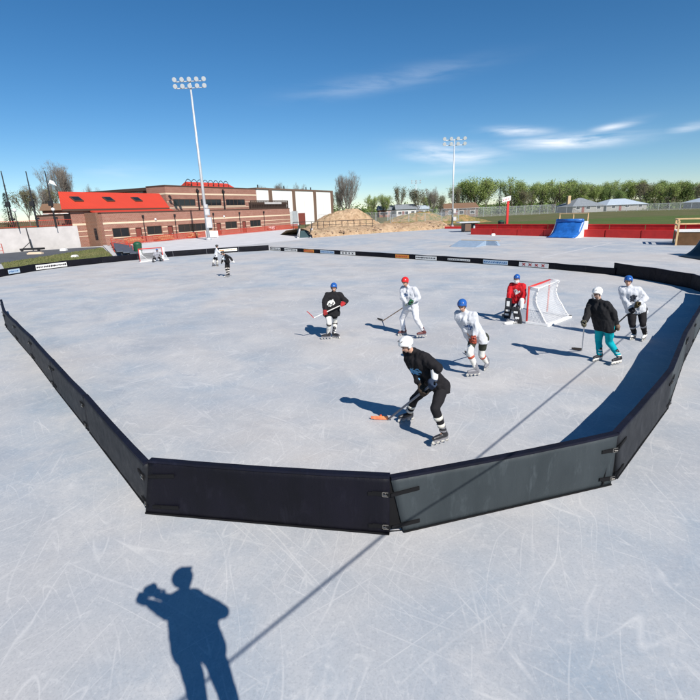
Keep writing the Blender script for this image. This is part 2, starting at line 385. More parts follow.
class TG:
    """tiny node-graph helper on a material"""
    def __init__(s, name):
        s.m = bpy.data.materials.new(name); s.m.use_nodes = True; s.t = s.m.node_tree; s.p = s.t.nodes['Principled BSDF']
        s.co = s.t.nodes.new('ShaderNodeTexCoord').outputs['Object']
    def link(s, a, b): s.t.links.new(a, b)
    def mp(s, rot=(0, 0, 0), sc=(1, 1, 1), loc=(0, 0, 0), src=None):
        if any(rot) and tuple(sc) != (1, 1, 1):
            src = s.mp(rot=rot, src=src); rot = (0, 0, 0)
        n = s.t.nodes.new('ShaderNodeMapping'); n.inputs['Rotation'].default_value = rot; n.inputs['Scale'].default_value = sc; n.inputs['Location'].default_value = loc
        s.link(src or s.co, n.inputs[0]); return n.outputs[0]
    def noise(s, scale, detail=4, rough=.55, dist=0, src=None):
        n = s.t.nodes.new('ShaderNodeTexNoise'); n.inputs['Scale'].default_value = scale; n.inputs['Detail'].default_value = detail; n.inputs['Roughness'].default_value = rough; n.inputs['Distortion'].default_value = dist
        s.link(src or s.co, n.inputs[0]); return n.outputs[0]
    def math(s, op, a, b=None, c=None, clamp=False):
        n = s.t.nodes.new('ShaderNodeMath'); n.operation = op; n.use_clamp = clamp
        for i, x in enumerate((a, b, c)):
            if x is None: continue
            if isinstance(x, (int, float)): n.inputs[i].default_value = x
            else: s.link(x, n.inputs[i])
        return n.outputs[0]
    def rng(s, v, a, b, c=0.0, d=1.0):
        n = s.t.nodes.new('ShaderNodeMapRange'); n.inputs[1].default_value = a; n.inputs[2].default_value = b; n.inputs[3].default_value = c; n.inputs[4].default_value = d
        s.link(v, n.inputs[0]); return n.outputs[0]
    def mix(s, f, a, b, mode='MIX'):
        n = s.t.nodes.new('ShaderNodeMixRGB'); n.blend_type = mode
        for i, x in enumerate((f, a, b)):
            if isinstance(x, (int, float)): n.inputs[i].default_value = x
            elif isinstance(x, tuple): n.inputs[i].default_value = (*x, 1)
            else: s.link(x, n.inputs[i])
        return n.outputs[0]
    def bump(s, h, st=.3, dist=.02):
        n = s.t.nodes.new('ShaderNodeBump'); n.inputs['Strength'].default_value = st; n.inputs['Distance'].default_value = dist
        s.link(h, n.inputs['Height']); s.link(n.outputs[0], s.p.inputs['Normal'])
    def done(s, col, rough=.8, spec=.3):
        s.link(col, s.p.inputs['Base Color'])
        if isinstance(rough, (int, float)): s.p.inputs['Roughness'].default_value = rough
        else: s.link(rough, s.p.inputs['Roughness'])
        s.p.inputs['Specular IOR Level'].default_value = spec; return s.m

def concrete_mat():
    g = TG('rink_concrete')
    big = g.noise(.09, 4, .6, .6); mid = g.noise(.55, 5, .6, .4); fine = g.noise(9, 6, .7); grit = g.noise(70, 3, .6)
    streak = g.noise(.35, 5, .65, .8, g.mp((0, 0, R(-18)), (.22, 1.3, 1)))
    c = g.mix(g.rng(big, .42, .58), (.32, .375, .43), (.475, .445, .42))
    c = g.mix(g.math('MULTIPLY', g.rng(mid, .34, .68), .8), c, (.535, .52, .505))
    c = g.mix(g.math('MULTIPLY', g.rng(streak, .50, .72), .55), c, (.37, .39, .43))
    c = g.mix(g.math('MULTIPLY', g.rng(fine, .35, .75), .22), c, (.62, .61, .61))
    wash = g.noise(.22, 6, .68, 1.2, g.mp((0, 0, R(35)), (.6, 1.4, 1), (5, 2, 0)))
    c = g.mix(g.math('MULTIPLY', g.rng(wash, .52, .68), .55), c, (.31, .335, .37))
    c = g.mix(g.math('MULTIPLY', g.rng(g.noise(.5, 6, .7, .8, g.mp(loc=(11, 3, 0))), .54, .70), .5), c, (.62, .60, .575))
    gr = g.noise(38, 3, .7); c = g.mix(g.math('MULTIPLY', g.rng(gr, .36, .5, 1, 0), .30), c, (.27, .28, .30)); gr2 = g.noise(14, 4, .75); c = g.mix(g.math('MULTIPLY', g.rng(gr2, .54, .68), .28), c, (.70, .69, .67))
    # scuffs: thin bright arcs left by skates, several directions, patchy
    sc = None
    for rot, sx, scl, th, sd in ((28, .16, 1.5, .010, 1), (72, .20, 1.9, .009, 7), (-38, .15, 1.6, .010, 13), (115, .22, 2.3, .011, 23), (-65, .2, 2.0, .010, 31), (95, .12, 3.0, .012, 43), (50, .12, 3.4, .012, 57)):
        v = g.noise(scl, 0.6, .4, .12, g.mp((0, 0, R(rot)), (sx, 1.35, 1), (sd * 3.7, sd * 1.9, 0)))
        line = g.math('LESS_THAN', g.math('ABSOLUTE', g.math('SUBTRACT', v, .5)), th * .55)
        soft = g.rng(g.math('ABSOLUTE', g.math('SUBTRACT', v, .5)), 0.0, th, 1.0, 0.0)
        mk = g.rng(g.noise(.9, 4, .6, 0, g.mp((0, 0, 0), (1, 1, 1), (sd, -sd, 0))), .46, .62)
        a = g.math('MULTIPLY', soft, mk)
        sc = a if sc is None else g.math('MAXIMUM', sc, a)
    c = g.mix(g.math('MULTIPLY', sc, .32), c, (.78, .76, .73))
    # dark hairline marks
    v = g.noise(.8, 3, .5, .8, g.mp((0, 0, R(52)), (.25, 1.1, 1), (9, 4, 0)))
    d = g.math('MULTIPLY', g.rng(g.math('ABSOLUTE', g.math('SUBTRACT', v, .47)), 0.0, .006, 1.0, 0.0), g.rng(g.noise(.33, 3), .52, .66))
    c = g.mix(g.math('MULTIPLY', d, .5), c, (.25, .27, .32))
    st = g.math('MULTIPLY', g.rng(g.noise(.6, 6, .7, 1.0, g.mp(loc=(3, 8, 0))), .60, .74), .35)
    c = g.mix(st, c, (.30, .32, .36))
    sp = g.rng(g.noise(26, 2, .5), .74, .80); c = g.mix(g.math('MULTIPLY', sp, .35), c, (.25, .26, .3))
    g.bump(g.math('ADD', g.math('MULTIPLY', fine, .5), g.math('MULTIPLY', grit, .35)), .16, .01)
    return g.done(c, g.rng(mid, .3, .7, .62, .8), .35)
M = {}
M['rink'] = concrete_mat()
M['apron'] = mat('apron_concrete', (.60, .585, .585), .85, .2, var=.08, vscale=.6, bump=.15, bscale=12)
M['wallconc'] = mat('wall_concrete', (.50, .47, .455), .9, .2, var=.10, vscale=.8, bump=.2, bscale=8)
M['asphalt'] = mat('asphalt', (.10, .105, .115), .9, .2, var=.15, vscale=.7, bump=.3, bscale=20)
M['curb'] = mat('kerb_concrete', (.55, .53, .52), .9, .2, var=.08, vscale=2)
def grass_mat(name, a, b, c):
    g = TG(name); x = g.mix(g.rng(g.noise(.15, 5, .6, .4), .38, .62), a, b); x = g.mix(g.rng(g.noise(1.3, 6, .7), .55, .72), x, c)
    x = g.mix(g.math('MULTIPLY', g.rng(g.noise(9, 4, .7), .4, .7), .35), x, tuple(k * .55 for k in a)); g.bump(g.noise(14, 5, .7), .8, .08); return g.done(x, .95, .1)
M['grass'] = grass_mat('grass', (.15, .17, .065), (.20, .195, .085), (.33, .27, .14))
M['field'] = grass_mat('field_grass', (.085, .135, .04), (.12, .155, .05), (.16, .165, .07))
M['dirtland'] = grass_mat('rough_ground', (.15, .14, .07), (.11, .13, .05), (.24, .18, .10))
g = TG('orange_dirt'); x = g.mix(g.rng(g.noise(.8, 6, .65, .5), .35, .65), (.46, .30, .18), (.66, .48, .31)); x = g.mix(g.rng(g.noise(2.2, 6, .75), .52, .66), x, (.26, .16, .09)); x = g.mix(g.math('MULTIPLY', g.rng(g.noise(.35, 6, .7), .55, .66), .6), x, (.20, .19, .09)); g.bump(g.noise(3, 7, .75), 1.0, .3)
M['dirt'] = g.done(x, .95, .1)
g = TG('grassy_dirt'); x = g.mix(g.rng(g.noise(.9, 6, .65, .5), .42, .58), (.40, .25, .12), (.16, .17, .06)); g.bump(g.noise(4, 6, .7), .9, .15)
M['grassdirt'] = g.done(x, .95, .1)
M['rock'] = mat('rock', (.20, .14, .10), .9, .2, var=.4, vscale=2)
def brick_mat(name, a, b, mortar, ang):
    g = TG(name); br = g.t.nodes.new('ShaderNodeTexBrick'); br.inputs['Scale'].default_value = 1.0
    br.inputs['Brick Width'].default_value = .42; br.inputs['Row Height'].default_value = .2; br.inputs['Mortar Size'].default_value = .02
    br.inputs['Color1'].default_value = (*a, 1); br.inputs['Color2'].default_value = (*b, 1); br.inputs['Mortar'].default_value = (*mortar, 1)
    mp = g.mp((0, 0, -ang)); s3 = g.t.nodes.new('ShaderNodeSeparateXYZ'); g.link(mp, s3.inputs[0]); cb = g.t.nodes.new('ShaderNodeCombineXYZ')
    g.link(g.math('ADD', s3.outputs[0], s3.outputs[1]), cb.inputs[0]); g.link(s3.outputs[2], cb.inputs[1]); g.link(cb.outputs[0], br.inputs['Vector'])
    x = g.mix(g.math('MULTIPLY', g.rng(g.noise(.5, 5, .6), .35, .7), .35), br.outputs[0], tuple(k * .75 for k in a)); return g.done(x, .9, .2)
BANG = math.atan2(.899, .439)
M['brick'] = brick_mat('red_brown_brick', (.30, .125, .09), (.37, .17, .125), (.38, .28, .22), BANG)
M['brick2'] = brick_mat('dark_brown_brick', (.21, .10, .065), (.26, .13, .085), (.25, .19, .15), BANG)
M['cream'] = mat('cream_band', (.74, .58, .42), .85, .2, var=.06, vscale=1)
M['redroof'] = None
g = TG('red_metal_roof'); sx = g.t.nodes.new('ShaderNodeSeparateXYZ'); g.link(g.mp((0, 0, -BANG)), sx.inputs[0])
rib = g.rng(g.math('PINGPONG', sx.outputs[0], .25), .0, .03, 1, 0)
x = g.mix(g.math('MULTIPLY', g.rng(g.noise(.4, 4), .35, .65), .5), (.60, .058, .028), (.50, .05, .027)); x = g.mix(g.math('MULTIPLY', rib, .35), x, (.36, .04, .02)); g.bump(rib, .6, .04)
M['redroof'] = g.done(x, .55, .4)
M['redtrim'] = mat('red_trim', (.50, .06, .035), .6, .3, var=.1, vscale=2)
M['window'] = mat('dark_window_glass', (.018, .02, .024), .12, .6)
M['frame'] = mat('brown_window_frame', (.09, .055, .04), .6, .3)
M['door'] = mat('maroon_door', (.21, .055, .04), .6, .3, var=.1)
M['darkbrown'] = mat('dark_brown_metal', (.07, .045, .035), .7, .3, var=.15)
M['whitewall'] = mat('white_wall_panel', (.82, .80, .76), .8, .2, var=.03, vscale=.5)
M['pilaster'] = mat('dark_pilaster', (.17, .11, .08), .8, .2)
M['black'] = mat('black_metal', (.02, .02, .022), .5, .4, var=.2)
M['steel'] = mat('galvanised_steel', (.58, .60, .62), .45, .4, metal=.35, var=.08, vscale=1)
M['lampglass'] = mat('lamp_glass', (.65, .68, .7), .2, .6)
M['whitepaint'] = mat('white_paint', (.80, .79, .77), .5, .4, var=.04)
M['redpaint'] = mat('red_paint', (.62, .03, .025), .5, .4, var=.12, vscale=1.2)
M['redpaint_dark'] = mat('worn_red_paint', (.44, .028, .025), .6, .3, var=.2, vscale=1.5)
M['bluetarp'] = mat('blue_tarp', (.02, .13, .44), .36, .5, var=.25, vscale=2, bump=1.0, bscale=4)
M['bluepaint'] = mat('pale_blue_paint', (.26, .34, .44), .6, .3, var=.1)
M['wood'] = mat('raw_lumber', (.62, .43, .23), .8, .2, var=.12, vscale=3)
M['ply'] = mat('brown_plywood', (.13, .07, .035), .8, .2, var=.2, vscale=2)
M['green'] = mat('dark_green_plastic', (.015, .08, .04), .5, .4)
M['brightgreen'] = mat('bright_green_plastic', (.02, .45, .16), .5, .4)
M['bark'] = mat('bark', (.13, .10, .08), .95, .1, var=.25, vscale=3)
M['barkgrey'] = mat('grey_bark', (.19, .165, .14), .95, .1, var=.2, vscale=3)
def leaf_mat(name, a, b):
    g = TG(name); x = g.mix(g.rng(g.noise(.55, 3, .6), .35, .65), a, b); m_ = g.done(x, .7, .2)
    g.p.inputs['Subsurface Weight'].default_value = 0.0
    tr = g.t.nodes.new('ShaderNodeBsdfTranslucent'); g.link(x, tr.inputs[0]); ms = g.t.nodes.new('ShaderNodeMixShader'); ms.inputs[0].default_value = .3
    g.link(g.p.outputs[0], ms.inputs[1]); g.link(tr.outputs[0], ms.inputs[2]); g.link(ms.outputs[0], g.t.nodes['Material Output'].inputs[0]); return m_
M['leaf_light'] = leaf_mat('spring_leaves', (.25, .33, .10), (.36, .42, .15))
M['leaf_mid'] = leaf_mat('mid_leaves', (.16, .23, .07), (.24, .31, .11))
M['leaf_dark'] = leaf_mat('conifer_needles', (.018, .038, .018), (.035, .06, .025))
M['leaf_tan'] = leaf_mat('budding_leaves', (.20, .17, .11), (.16, .17, .08))
M['leaf_red'] = leaf_mat('purple_leaves', (.08, .035, .03), (.12, .06, .04))
M['shingle'] = mat('grey_shingles', (.22, .24, .26), .9, .2, var=.15, vscale=2)
M['shingle2'] = mat('pale_blue_shingles', (.40, .46, .52), .8, .2, var=.08, vscale=2)
M['greysiding'] = mat('grey_siding', (.30, .29, .27), .8, .2, var=.08)
M['siding'] = mat('pale_siding', (.62, .60, .56), .8, .2, var=.05)
M['tanbrick'] = mat('tan_brick', (.55, .40, .24), .9, .2, var=.1)
M['brownroof'] = mat('brown_shingles', (.20, .12, .075), .9, .2, var=.1)
M['housebrick'] = mat('house_brick', (.32, .15, .10), .9, .2, var=.15, vscale=3)
M['asph2'] = M['asphalt']
# ------------------------------------------------------------------ ground
def sheet(name, poly, z, mt, kind='structure'):
    b = MB(); n = len(poly); b.add([V((x, y, z)) for x, y in poly], [tuple(range(n))])
    me_o = b.build(name, mt); 
    if me_o.data.polygons[0].normal.z < 0: me_o.data.flip_normals()
    return tag(me_o, kind=kind)
# land to the horizon, gently higher far away
def land():
    b = MB(); ys = [-60, 0, 40, 60, 80, 100, 125, 150, 180, 220, 280, 400, 700, 1500, 4500]; xs = [-4000, -1500, -600, -300, -150, -80, -40, 0, 40, 80, 150, 300, 600, 1500, 4000]
    for y in ys:
        for x in xs:
            z = -.06
            if y > 110: z += min(3.0, (y - 110) * .006) * (1 if abs(x) < 600 else 1)
            b.v.append(V((x, y, z)))
    W = len(xs)
    for j in range(len(ys) - 1):
        for i in range(W - 1): b.f.append((j * W + i, j * W + i + 1, (j + 1) * W + i + 1, (j + 1) * W + i)); b.m.append(0)
    return tag(b.build('ground', M['dirtland'], smooth=True), kind='structure')
land()
sheet('field', [(19.2, 70), (36, 47.5), (60, 25), (330, 120), (260, 235), (70, 215), (40, 140), (24, 92)], -.02, M['field'])
sheet('rink_surface', [(-46, -18), (50, -18), (52, 34), (33.6, 48.2), (18.0, 68.6), (26, 94), (24.3, 94.3), (15, 86.2), (0.5, 79.4), (-5.2, 76.2), (-9, 77), (-34, 74), (-60, 58)], 0.0, M['rink'])
sheet('apron', [(-32.0, 71.6), (-22.6, 50.9), (-14.0, 61.2), (-6.9, 70.2), (-5.0, 76.1), (-8.9, 95), (-13, 121), (-36.6, 73.4)], .004, M['apron'])
sheet('asphalt_path', [(-47.5, 62.2), (-40.6, 69.6), (-36.2, 70.6), (-34.45, 67.9), (-34.6, 47.5), (-40, 38), (-70, 40)], .006, M['asphalt'])
sheet('walkway', [(-70, 44.9), (-47.9, 64.2), (-39.6, 71.8), (-36.4, 72.6), (-36.2, 70.8), (-40.5, 69.7), (-47.5, 62.3), (-70, 42.0)], .010, M['curb'])
b = MB(); gp = [(-34.55, 47.6), (-34.45, 67.8), (-23.35, 48.2), (-26.6, 42.8), (-27.6, 38.4)]
b.prism(gp, .0, .07); tag(b.build('grass_strip', M['grass']), kind='structure')
b = MB(); b.bar((-36.1, 71.9, .08), (-23.0, 47.9, .08), .55, .18); tag(b.build('kerb', M['curb']), kind='structure')
b = MB(); d_ = V((11.1, 10.4, 0)).normalized(); n_ = V((-d_.y, d_.x, 0)) * .09; b.add([V((14.6, 35.4, .005)) - n_, V((25.5, 45.6, .005)) - n_, V((25.5, 45.6, .005)) + n_, V((14.6, 35.4, .005)) + n_], [(0, 1, 2, 3)]); tag(b.build('shading_edge_strip', M['apron']), kind='structure')  # edge of lighter shading on the concrete, drawn as a pale strip
# grass blades over the strip
random.seed(3); b = MB()
def inpoly(x, y, P):
    c = False; n = len(P)
    for i in range(n):
        x1, y1 = P[i]; x2, y2 = P[(i + 1) % n]
        if (y1 > y) != (y2 > y) and x < (x2 - x1) * (y - y1) / (y2 - y1) + x1: c = not c
    return c
while len(b.f) < 5000:
    x = random.uniform(-34.6, -23); y = random.uniform(38, 68)
    if not inpoly(x, y, gp): continue
    h = random.uniform(.05, .16); a = random.uniform(0, 6.28); dx, dy = .05 * math.cos(a), .05 * math.sin(a)
    b.add([(x - dx, y - dy, .06), (x + dx, y + dy, .06), (x + random.uniform(-.05, .05), y + random.uniform(-.05, .05), .06 + h)], [(0, 1, 2)])
tag(b.build('grass_blades', M['grass'], recalc=False), 'short patchy grass on the strip behind the far left boards', 'grass', kind='stuff')

# ------------------------------------------------------------------ rink boards
def vinyl(name, a, b_, rough):
    g = TG(name)
    x = g.mix(g.rng(g.noise(1.4, 5, .6, .3, g.mp(sc=(1, 1, .5))), .35, .7), a, b_)
    x = g.mix(g.math('MULTIPLY', g.rng(g.noise(6, 5, .65, .4, g.mp(sc=(1, 1, .35))), .55, .8), .4), x, tuple(k * 2.2 + .01 for k in b_))
    h = g.math('ADD', g.math('MULTIPLY', g.noise(150, 2), .3), g.noise(3.5, 4, .6, .5, g.mp(sc=(1.6, 1.6, .3))))
    g.bump(h, .35, .03); return g.done(x, g.rng(g.noise(5, 4), .3, .7, rough - .06, rough + .1), .2)
M['vinyl_dark'] = vinyl('dark_vinyl', (.0025, .0025, .005), (.005, .0045, .010), .55)
M['vinyl_mid'] = vinyl('charcoal_vinyl', (.013, .0145, .018), (.023, .0245, .029), .55)
M['vinyl_faded'] = vinyl('faded_grey_vinyl', (.028, .035, .039), (.043, .052, .057), .5)
M['vinyl_navy'] = vinyl('navy_vinyl_edge', (.004, .0045, .010), (.007, .008, .02), .7)
M['webbing'] = mat('black_webbing', (.006, .006, .007), .85, .2)
M['buckle'] = mat('metal_buckle', (.35, .33, .30), .3, .5, metal=.9)
M['banner'] = mat('banner_white', (.72, .71, .68), .7, .3, var=.05, vscale=3)
M['banner_blue'] = mat('banner_pale_blue', (.42, .52, .62), .7, .3)
M['banner_orange'] = mat('banner_orange', (.62, .25, .05), .7, .3)
M['ink'] = mat('dark_ink', (.03, .025, .03), .7, .3)
M['inkred'] = mat('red_ink', (.45, .05, .04), .7, .3)
M['inkblue'] = mat('blue_ink', (.06, .16, .34), .7, .3)

def board(p0, p1, h, inward, label, mt, group, straps=True, thick=.06, lean=.03, inset=(.03, .03), seed=0, straps_at_end=True):
    """padded panel standing on edge from p0 to p1 (outer bottom edge); inward = unit-ish vector to the rink side"""
    p0 = V((p0[0], p0[1], 0)); p1 = V((p1[0], p1[1], 0)); L = (p1 - p0).length; d = (p1 - p0) / L
    nin = V((d.y, -d.x, 0)); 
    if nin.dot(V((inward[0], inward[1], 0))) < 0: nin = -nin
    base = (p0 + p1) / 2
    t = thing('rink_board', base, label, 'rink board', group)
    # panel: subdivided slab with soft bulge and wrinkles
    nx = max(6, int(L / .09)); nz_ = 10; pb = MB()
    if h < .5 or not straps: nx, nz_ = 6, 3
    grid = {}
    for side in (0, 1):
        for i in range(nx + 1):
            for j in range(nz_ + 1):
                s_ = i / nx; q = j / nz_
                ins = (inset[0] * (1 - s_) - inset[1] * s_) * (1 - q)
                along = s_ * L + ins
                off = lean * q * h / .8 + (thick if side else 0)
                edge = min(1, min(s_, 1 - s_) * L / .08, min(q, 1 - q) * h / .05)
                bul = (.010 * math.sqrt(max(0, edge)) + .013 * noise.noise(V((s_ * L * 2.2 + seed * 9, q * 1.2, seed * 3.3 + side))) * edge + .006 * noise.noise(V((s_ * L * 7 + q * 3, q * 2.0, seed * 5.3 + side))) * edge)
                sag = .022 * math.sin(s_ * math.pi) * q + .010 * noise.noise(V((s_ * L * 1.3, seed * 2.1, q)))* q
                pos = p0 + d * along + nin * (off + (bul if side else -bul)) + V((0, 0, .012 + q * h - sag))
                grid[side, i, j] = len(pb.v); pb.v.append(pos)
    def q4(a, b_, c, e): pb.f.append((grid[a], grid[b_], grid[c], grid[e])); pb.m.append(0)
    for side in (0, 1):
        for i in range(nx):
            for j in range(nz_): q4((side, i, j), (side, i + 1, j), (side, i + 1, j + 1), (side, i, j + 1))
    for i in range(nx):
        q4((0, i, 0), (1, i, 0), (1, i + 1, 0), (0, i + 1, 0)); q4((0, i, nz_), (0, i + 1, nz_), (1, i + 1, nz_), (1, i, nz_))
    for j in range(nz_):
        q4((0, 0, j), (0, 0, j + 1), (1, 0, j + 1), (1, 0, j)); q4((0, nx, j), (1, nx, j), (1, nx, j + 1), (0, nx, j + 1))
    pb.build('panel', mt, t, smooth=False if h < .5 or not straps else True)
    # edge binding on top and bottom
    for q, nm, mm in ((1, 'top_edge', M['vinyl_navy']), (0, 'bottom_edge', M['webbing'])):
        eb = MB(); n = 10
        if not straps: n = 2
        for k in range(n):
            def pt(s_):
                sag = .022 * math.sin(s_ * math.pi) * q + .010 * noise.noise(V((s_ * L * 1.3, seed * 2.1, q))) * q
                ins = (inset[0] * (1 - s_) - inset[1] * s_) * (1 - q)
                return p0 + d * (s_ * L + ins) + nin * (lean * q * h / .8 + thick / 2) + V((0, 0, .012 + q * h - sag + (.004 if q else .004)))
            eb.bar(pt(k / n), pt((k + 1) / n), thick + .03 if q else thick + .026, .032 if q else .022)
        eb.build(nm, mm, t)
    if straps:
        ends = [(1, p1, d)] if straps_at_end else []
        if straps_at_end == 'both': ends.append((-1, p0, -d))
        for sg, pe, dd in ends:
            for z in (h * .74, h * .17):
                o0 = lean * z / .8
                sb = MB(); base_pt = pe - nin * (.022 - o0) + V((0, 0, z)); rk = random.Random(seed * 7 + int(z * 100))
                a = base_pt - dd * .27 + V((0, 0, rk.uniform(-.02, .02)))
                sb.bar(a, base_pt - dd * .02, .012, .05); sb.bar(base_pt - dd * .22, base_pt + dd * .01 - nin * .012, .012, .055)
                st = sb.build('strap', M['webbing'], t)
                k = MB(); c = base_pt - dd * .05 - nin * .012
                k.bar(c - dd * .035 + V((0, 0, .028)), c + dd * .035 + V((0, 0, .028)), .012, .008); k.bar(c - dd * .035 - V((0, 0, .028)), c + dd * .035 - V((0, 0, .028)), .012, .008)
                k.bar(c - dd * .035 - V((0, 0, .028)), c - dd * .035 + V((0, 0, .028)), .012, .008); k.bar(c - V((0, 0, .026)), c + V((0, 0, .026)), .01, .01)
                k.tube(c - dd * .03 - nin * .01, c + dd * .02 - nin * .02, .007, .007, 6)
                k.build('buckle', M['buckle'], st)
    return t, d, nin, L
def strap_on(t, d, nin, p, h, lean, sg, seed):
    """strap half that lies on the neighbour's face"""
    for z in (h * .76, h * .18):
        sb = MB(); bp = V((p[0], p[1], 0)) - nin * (.026 - lean * z / .8) + V((0, 0, z)); rk = random.Random(seed + int(z * 50))
        e = bp + d * sg * .36 + V((0, 0, rk.uniform(.0, .03)))
        sb.bar(bp - nin * .004, e, .012, .052); sb.bar(bp - d * sg * .02 - nin * .01, bp + d * sg * .1 - nin * .008, .012, .04)
        sb.build('strap', M['webbing'], t)
G_NEAR = 'tall padded boards round the near end of the rink'
near = [  # p0, p1, h, lean, label, material
    ((-2.76, 5.57), (.42, 4.97), .80, 'near black padded board, left half of the front edge', 'vinyl_dark'),
    ((.45, 4.965), (3.73, 5.88), .78, 'near faded grey padded board crossed by a thin cable shadow', 'vinyl_faded'),
    ((3.76, 5.91), (6.19, 8.38), .78, 'dark padded board joined to the right end of the faded grey board', 'vinyl_mid'),
    ((6.20, 8.40), (8.26, 10.94), .76, 'lighter grey padded board, second up the right side from the front corner', 'vinyl_faded'),
    ((8.27, 10.95), (9.64, 12.54), .76, 'short dark padded board, third up the right side from the front corner', 'vinyl_mid'),
    ((9.65, 12.55), (11.52, 14.72), .74, 'grey padded board leaving the right edge, fourth up from the front corner', 'vinyl_faded'),
    ((11.53, 14.73), (13.52, 16.92), .74, 'padded board out past the right edge, fifth up from the front corner', 'vinyl_mid'),
    ((13.53, 16.93), (15.0, 18.9), .72, 'padded board out past the right edge, sixth up from the front corner', 'vinyl_mid'),
    ((-5.10, 8.26), (-2.86, 5.62), .74, 'charcoal padded board touching the left end of the near black board', 'vinyl_mid'),
    ((-7.26, 10.78), (-5.13, 8.30), .72, 'charcoal padded board, second up the left side from the near corner', 'vinyl_mid'),
    ((-9.43, 13.35), (-7.29, 10.82), .70, 'charcoal padded board, third up the left side from the near corner', 'vinyl_mid'),
    ((-11.53, 15.75), (-9.46, 13.39), .68, 'charcoal padded board, fourth up the left side from the near corner', 'vinyl_mid'),
    ((-13.40, 17.90), (-11.56, 15.79), .66, 'charcoal padded board at the left edge of the view, fifth up the left side', 'vinyl_mid'),
    ((-15.5, 20.7), (-13.43, 17.94), .64, 'charcoal padded board just past the left edge of the view', 'vinyl_mid'),
]
centre = V((2, 28, 0)); recs = []
for i, (a, b_, h, lb, mt) in enumerate(near):
    inw = (centre - V(((a[0] + b_[0]) / 2, (a[1] + b_[1]) / 2, 0)))
    wide = .085 if i < 3 else .03
    ins = (.012, .012)
    if i == 0: ins = (-.17, .01)
    if i == 1: ins = (.15, .03)
    if i == 2: ins = (.15, .012)
    recs.append((board(a, b_, h, inw, lb, M[mt], G_NEAR, seed=i, inset=ins, straps_at_end=True), a, b_, h))
for i in (1, 2, 3, 4):
    (t, d, nin, L), a, b_, h = recs[i]; strap_on(t, d, nin, a, h, .03, 1, i)
(t, d, nin, L), a, b_, h = recs[0]; strap_on(t, d, nin, a, h, .03, 1, 40)
for i in range(9, 14):
    (t, d, nin, L), a, b_, h = recs[i]; strap_on(t, d, nin, a, h, .03, 1, 50 + i)
# black hinge flaps that close the wedge gaps of the front corners
def flap(p, q, h, t, nin):
    b = MB(); u = V(nin) * .03
    p = V((*p, 0)) + u; q = V((*q, 0)) + u
    b.bar(p + V((0, 0, .02)), q + V((0, 0, .02)), .01, .01)
    b.extrude([p - (q - p) * .5 + V((0, 0, .05)), q + (q - p) * .5 + V((0, 0, .05)), (p + q) / 2 + (q - p) * .35 + V((0, 0, h)), (p + q) / 2 - (q - p) * .35 + V((0, 0, h))], V(nin) * .015)
    b.build('hinge_flap', M['webbing'], t)
flap((.36, 4.985), (.60, 5.0), .77, recs[1][0][0], (0, 1, 0))
flap((3.66, 5.86), (3.88, 6.04), .76, recs[2][0][0], (-.6, .8, 0))
for i in (3, 4, 5, 6, 7):
    a = V((*near[i][0], 0)); dq = (V((*near[i][1], 0)) - a).normalized(); flap((a.x - dq.x * .09, a.y - dq.y * .09), (a.x + dq.x * .09, a.y + dq.y * .09), .72, recs[i][0][0], (-dq.y, dq.x, 0))
flap((-2.93, 5.72), (-2.86, 5.64), .76, recs[0][0][0], (.3, .95, 0))

def letters(t, parent, p, d, nout, wd, h, zc, kind, seed):
    """unreadably small lettering kept as blocks of ink on a banner"""
    rk = random.Random(seed); b = MB(); x = -wd / 2 + .06
    if kind == 'squares':
        n = 4; sw = wd / (n + .6)
        for k in range(n):
            c = V(p) + V(d) * (-wd / 2 + sw * (k + .8)) + V(nout) * .008 + V((0, 0, zc))
            b.bar(c - V(d) * sw * .22 + V((0, 0, -h * .28)), c + V(d) * sw * .22 + V((0, 0, h * .28)), .006, h * .2)
            b.bar(c - V(d) * sw * .22 + V((0, 0, h * .28)), c + V(d) * sw * .22 + V((0, 0, -h * .28)), .006, h * .2)
    else:
        while x < wd / 2 - .12:
            w_ = rk.uniform(.07, .16); c = V(p) + V(d) * (x + w_ / 2) + V(nout) * .008 + V((0, 0, zc))
            b.bar(c - V(d) * w_ / 2 + V((0, 0, -h * .1)), c + V(d) * w_ / 2 + V((0, 0, h * .1)), .006, h * rk.uniform(.22, .42))
            x += w_ + rk.uniform(.03, .07)
    b.build('lettering', t, parent)
def banner(rec, s0, s1, h, mt, ink, kind='text', seed=0, zf=(.12, .9)):
    t, d, nin, L = rec; base = t.location; nout = nin   # boards seen from inside the rink
    s0, s1 = max(s0, -L / 2 + .03), min(s1, L / 2 - .03)
    a = base + d * s0; c = base + d * s1; z0, z1 = h * zf[0], h * zf[1]
    b = MB(); off = nin * (.105)
    b.bar(a + off + V((0, 0, (z0 + z1) / 2)), c + off + V((0, 0, (z0 + z1) / 2)), .012, z1 - z0)
    o = b.build('banner', mt, t)
    letters(ink, o, (a + c) / 2 + off, d, nout, (s1 - s0), z1 - z0, (z0 + z1) / 2, kind, seed)
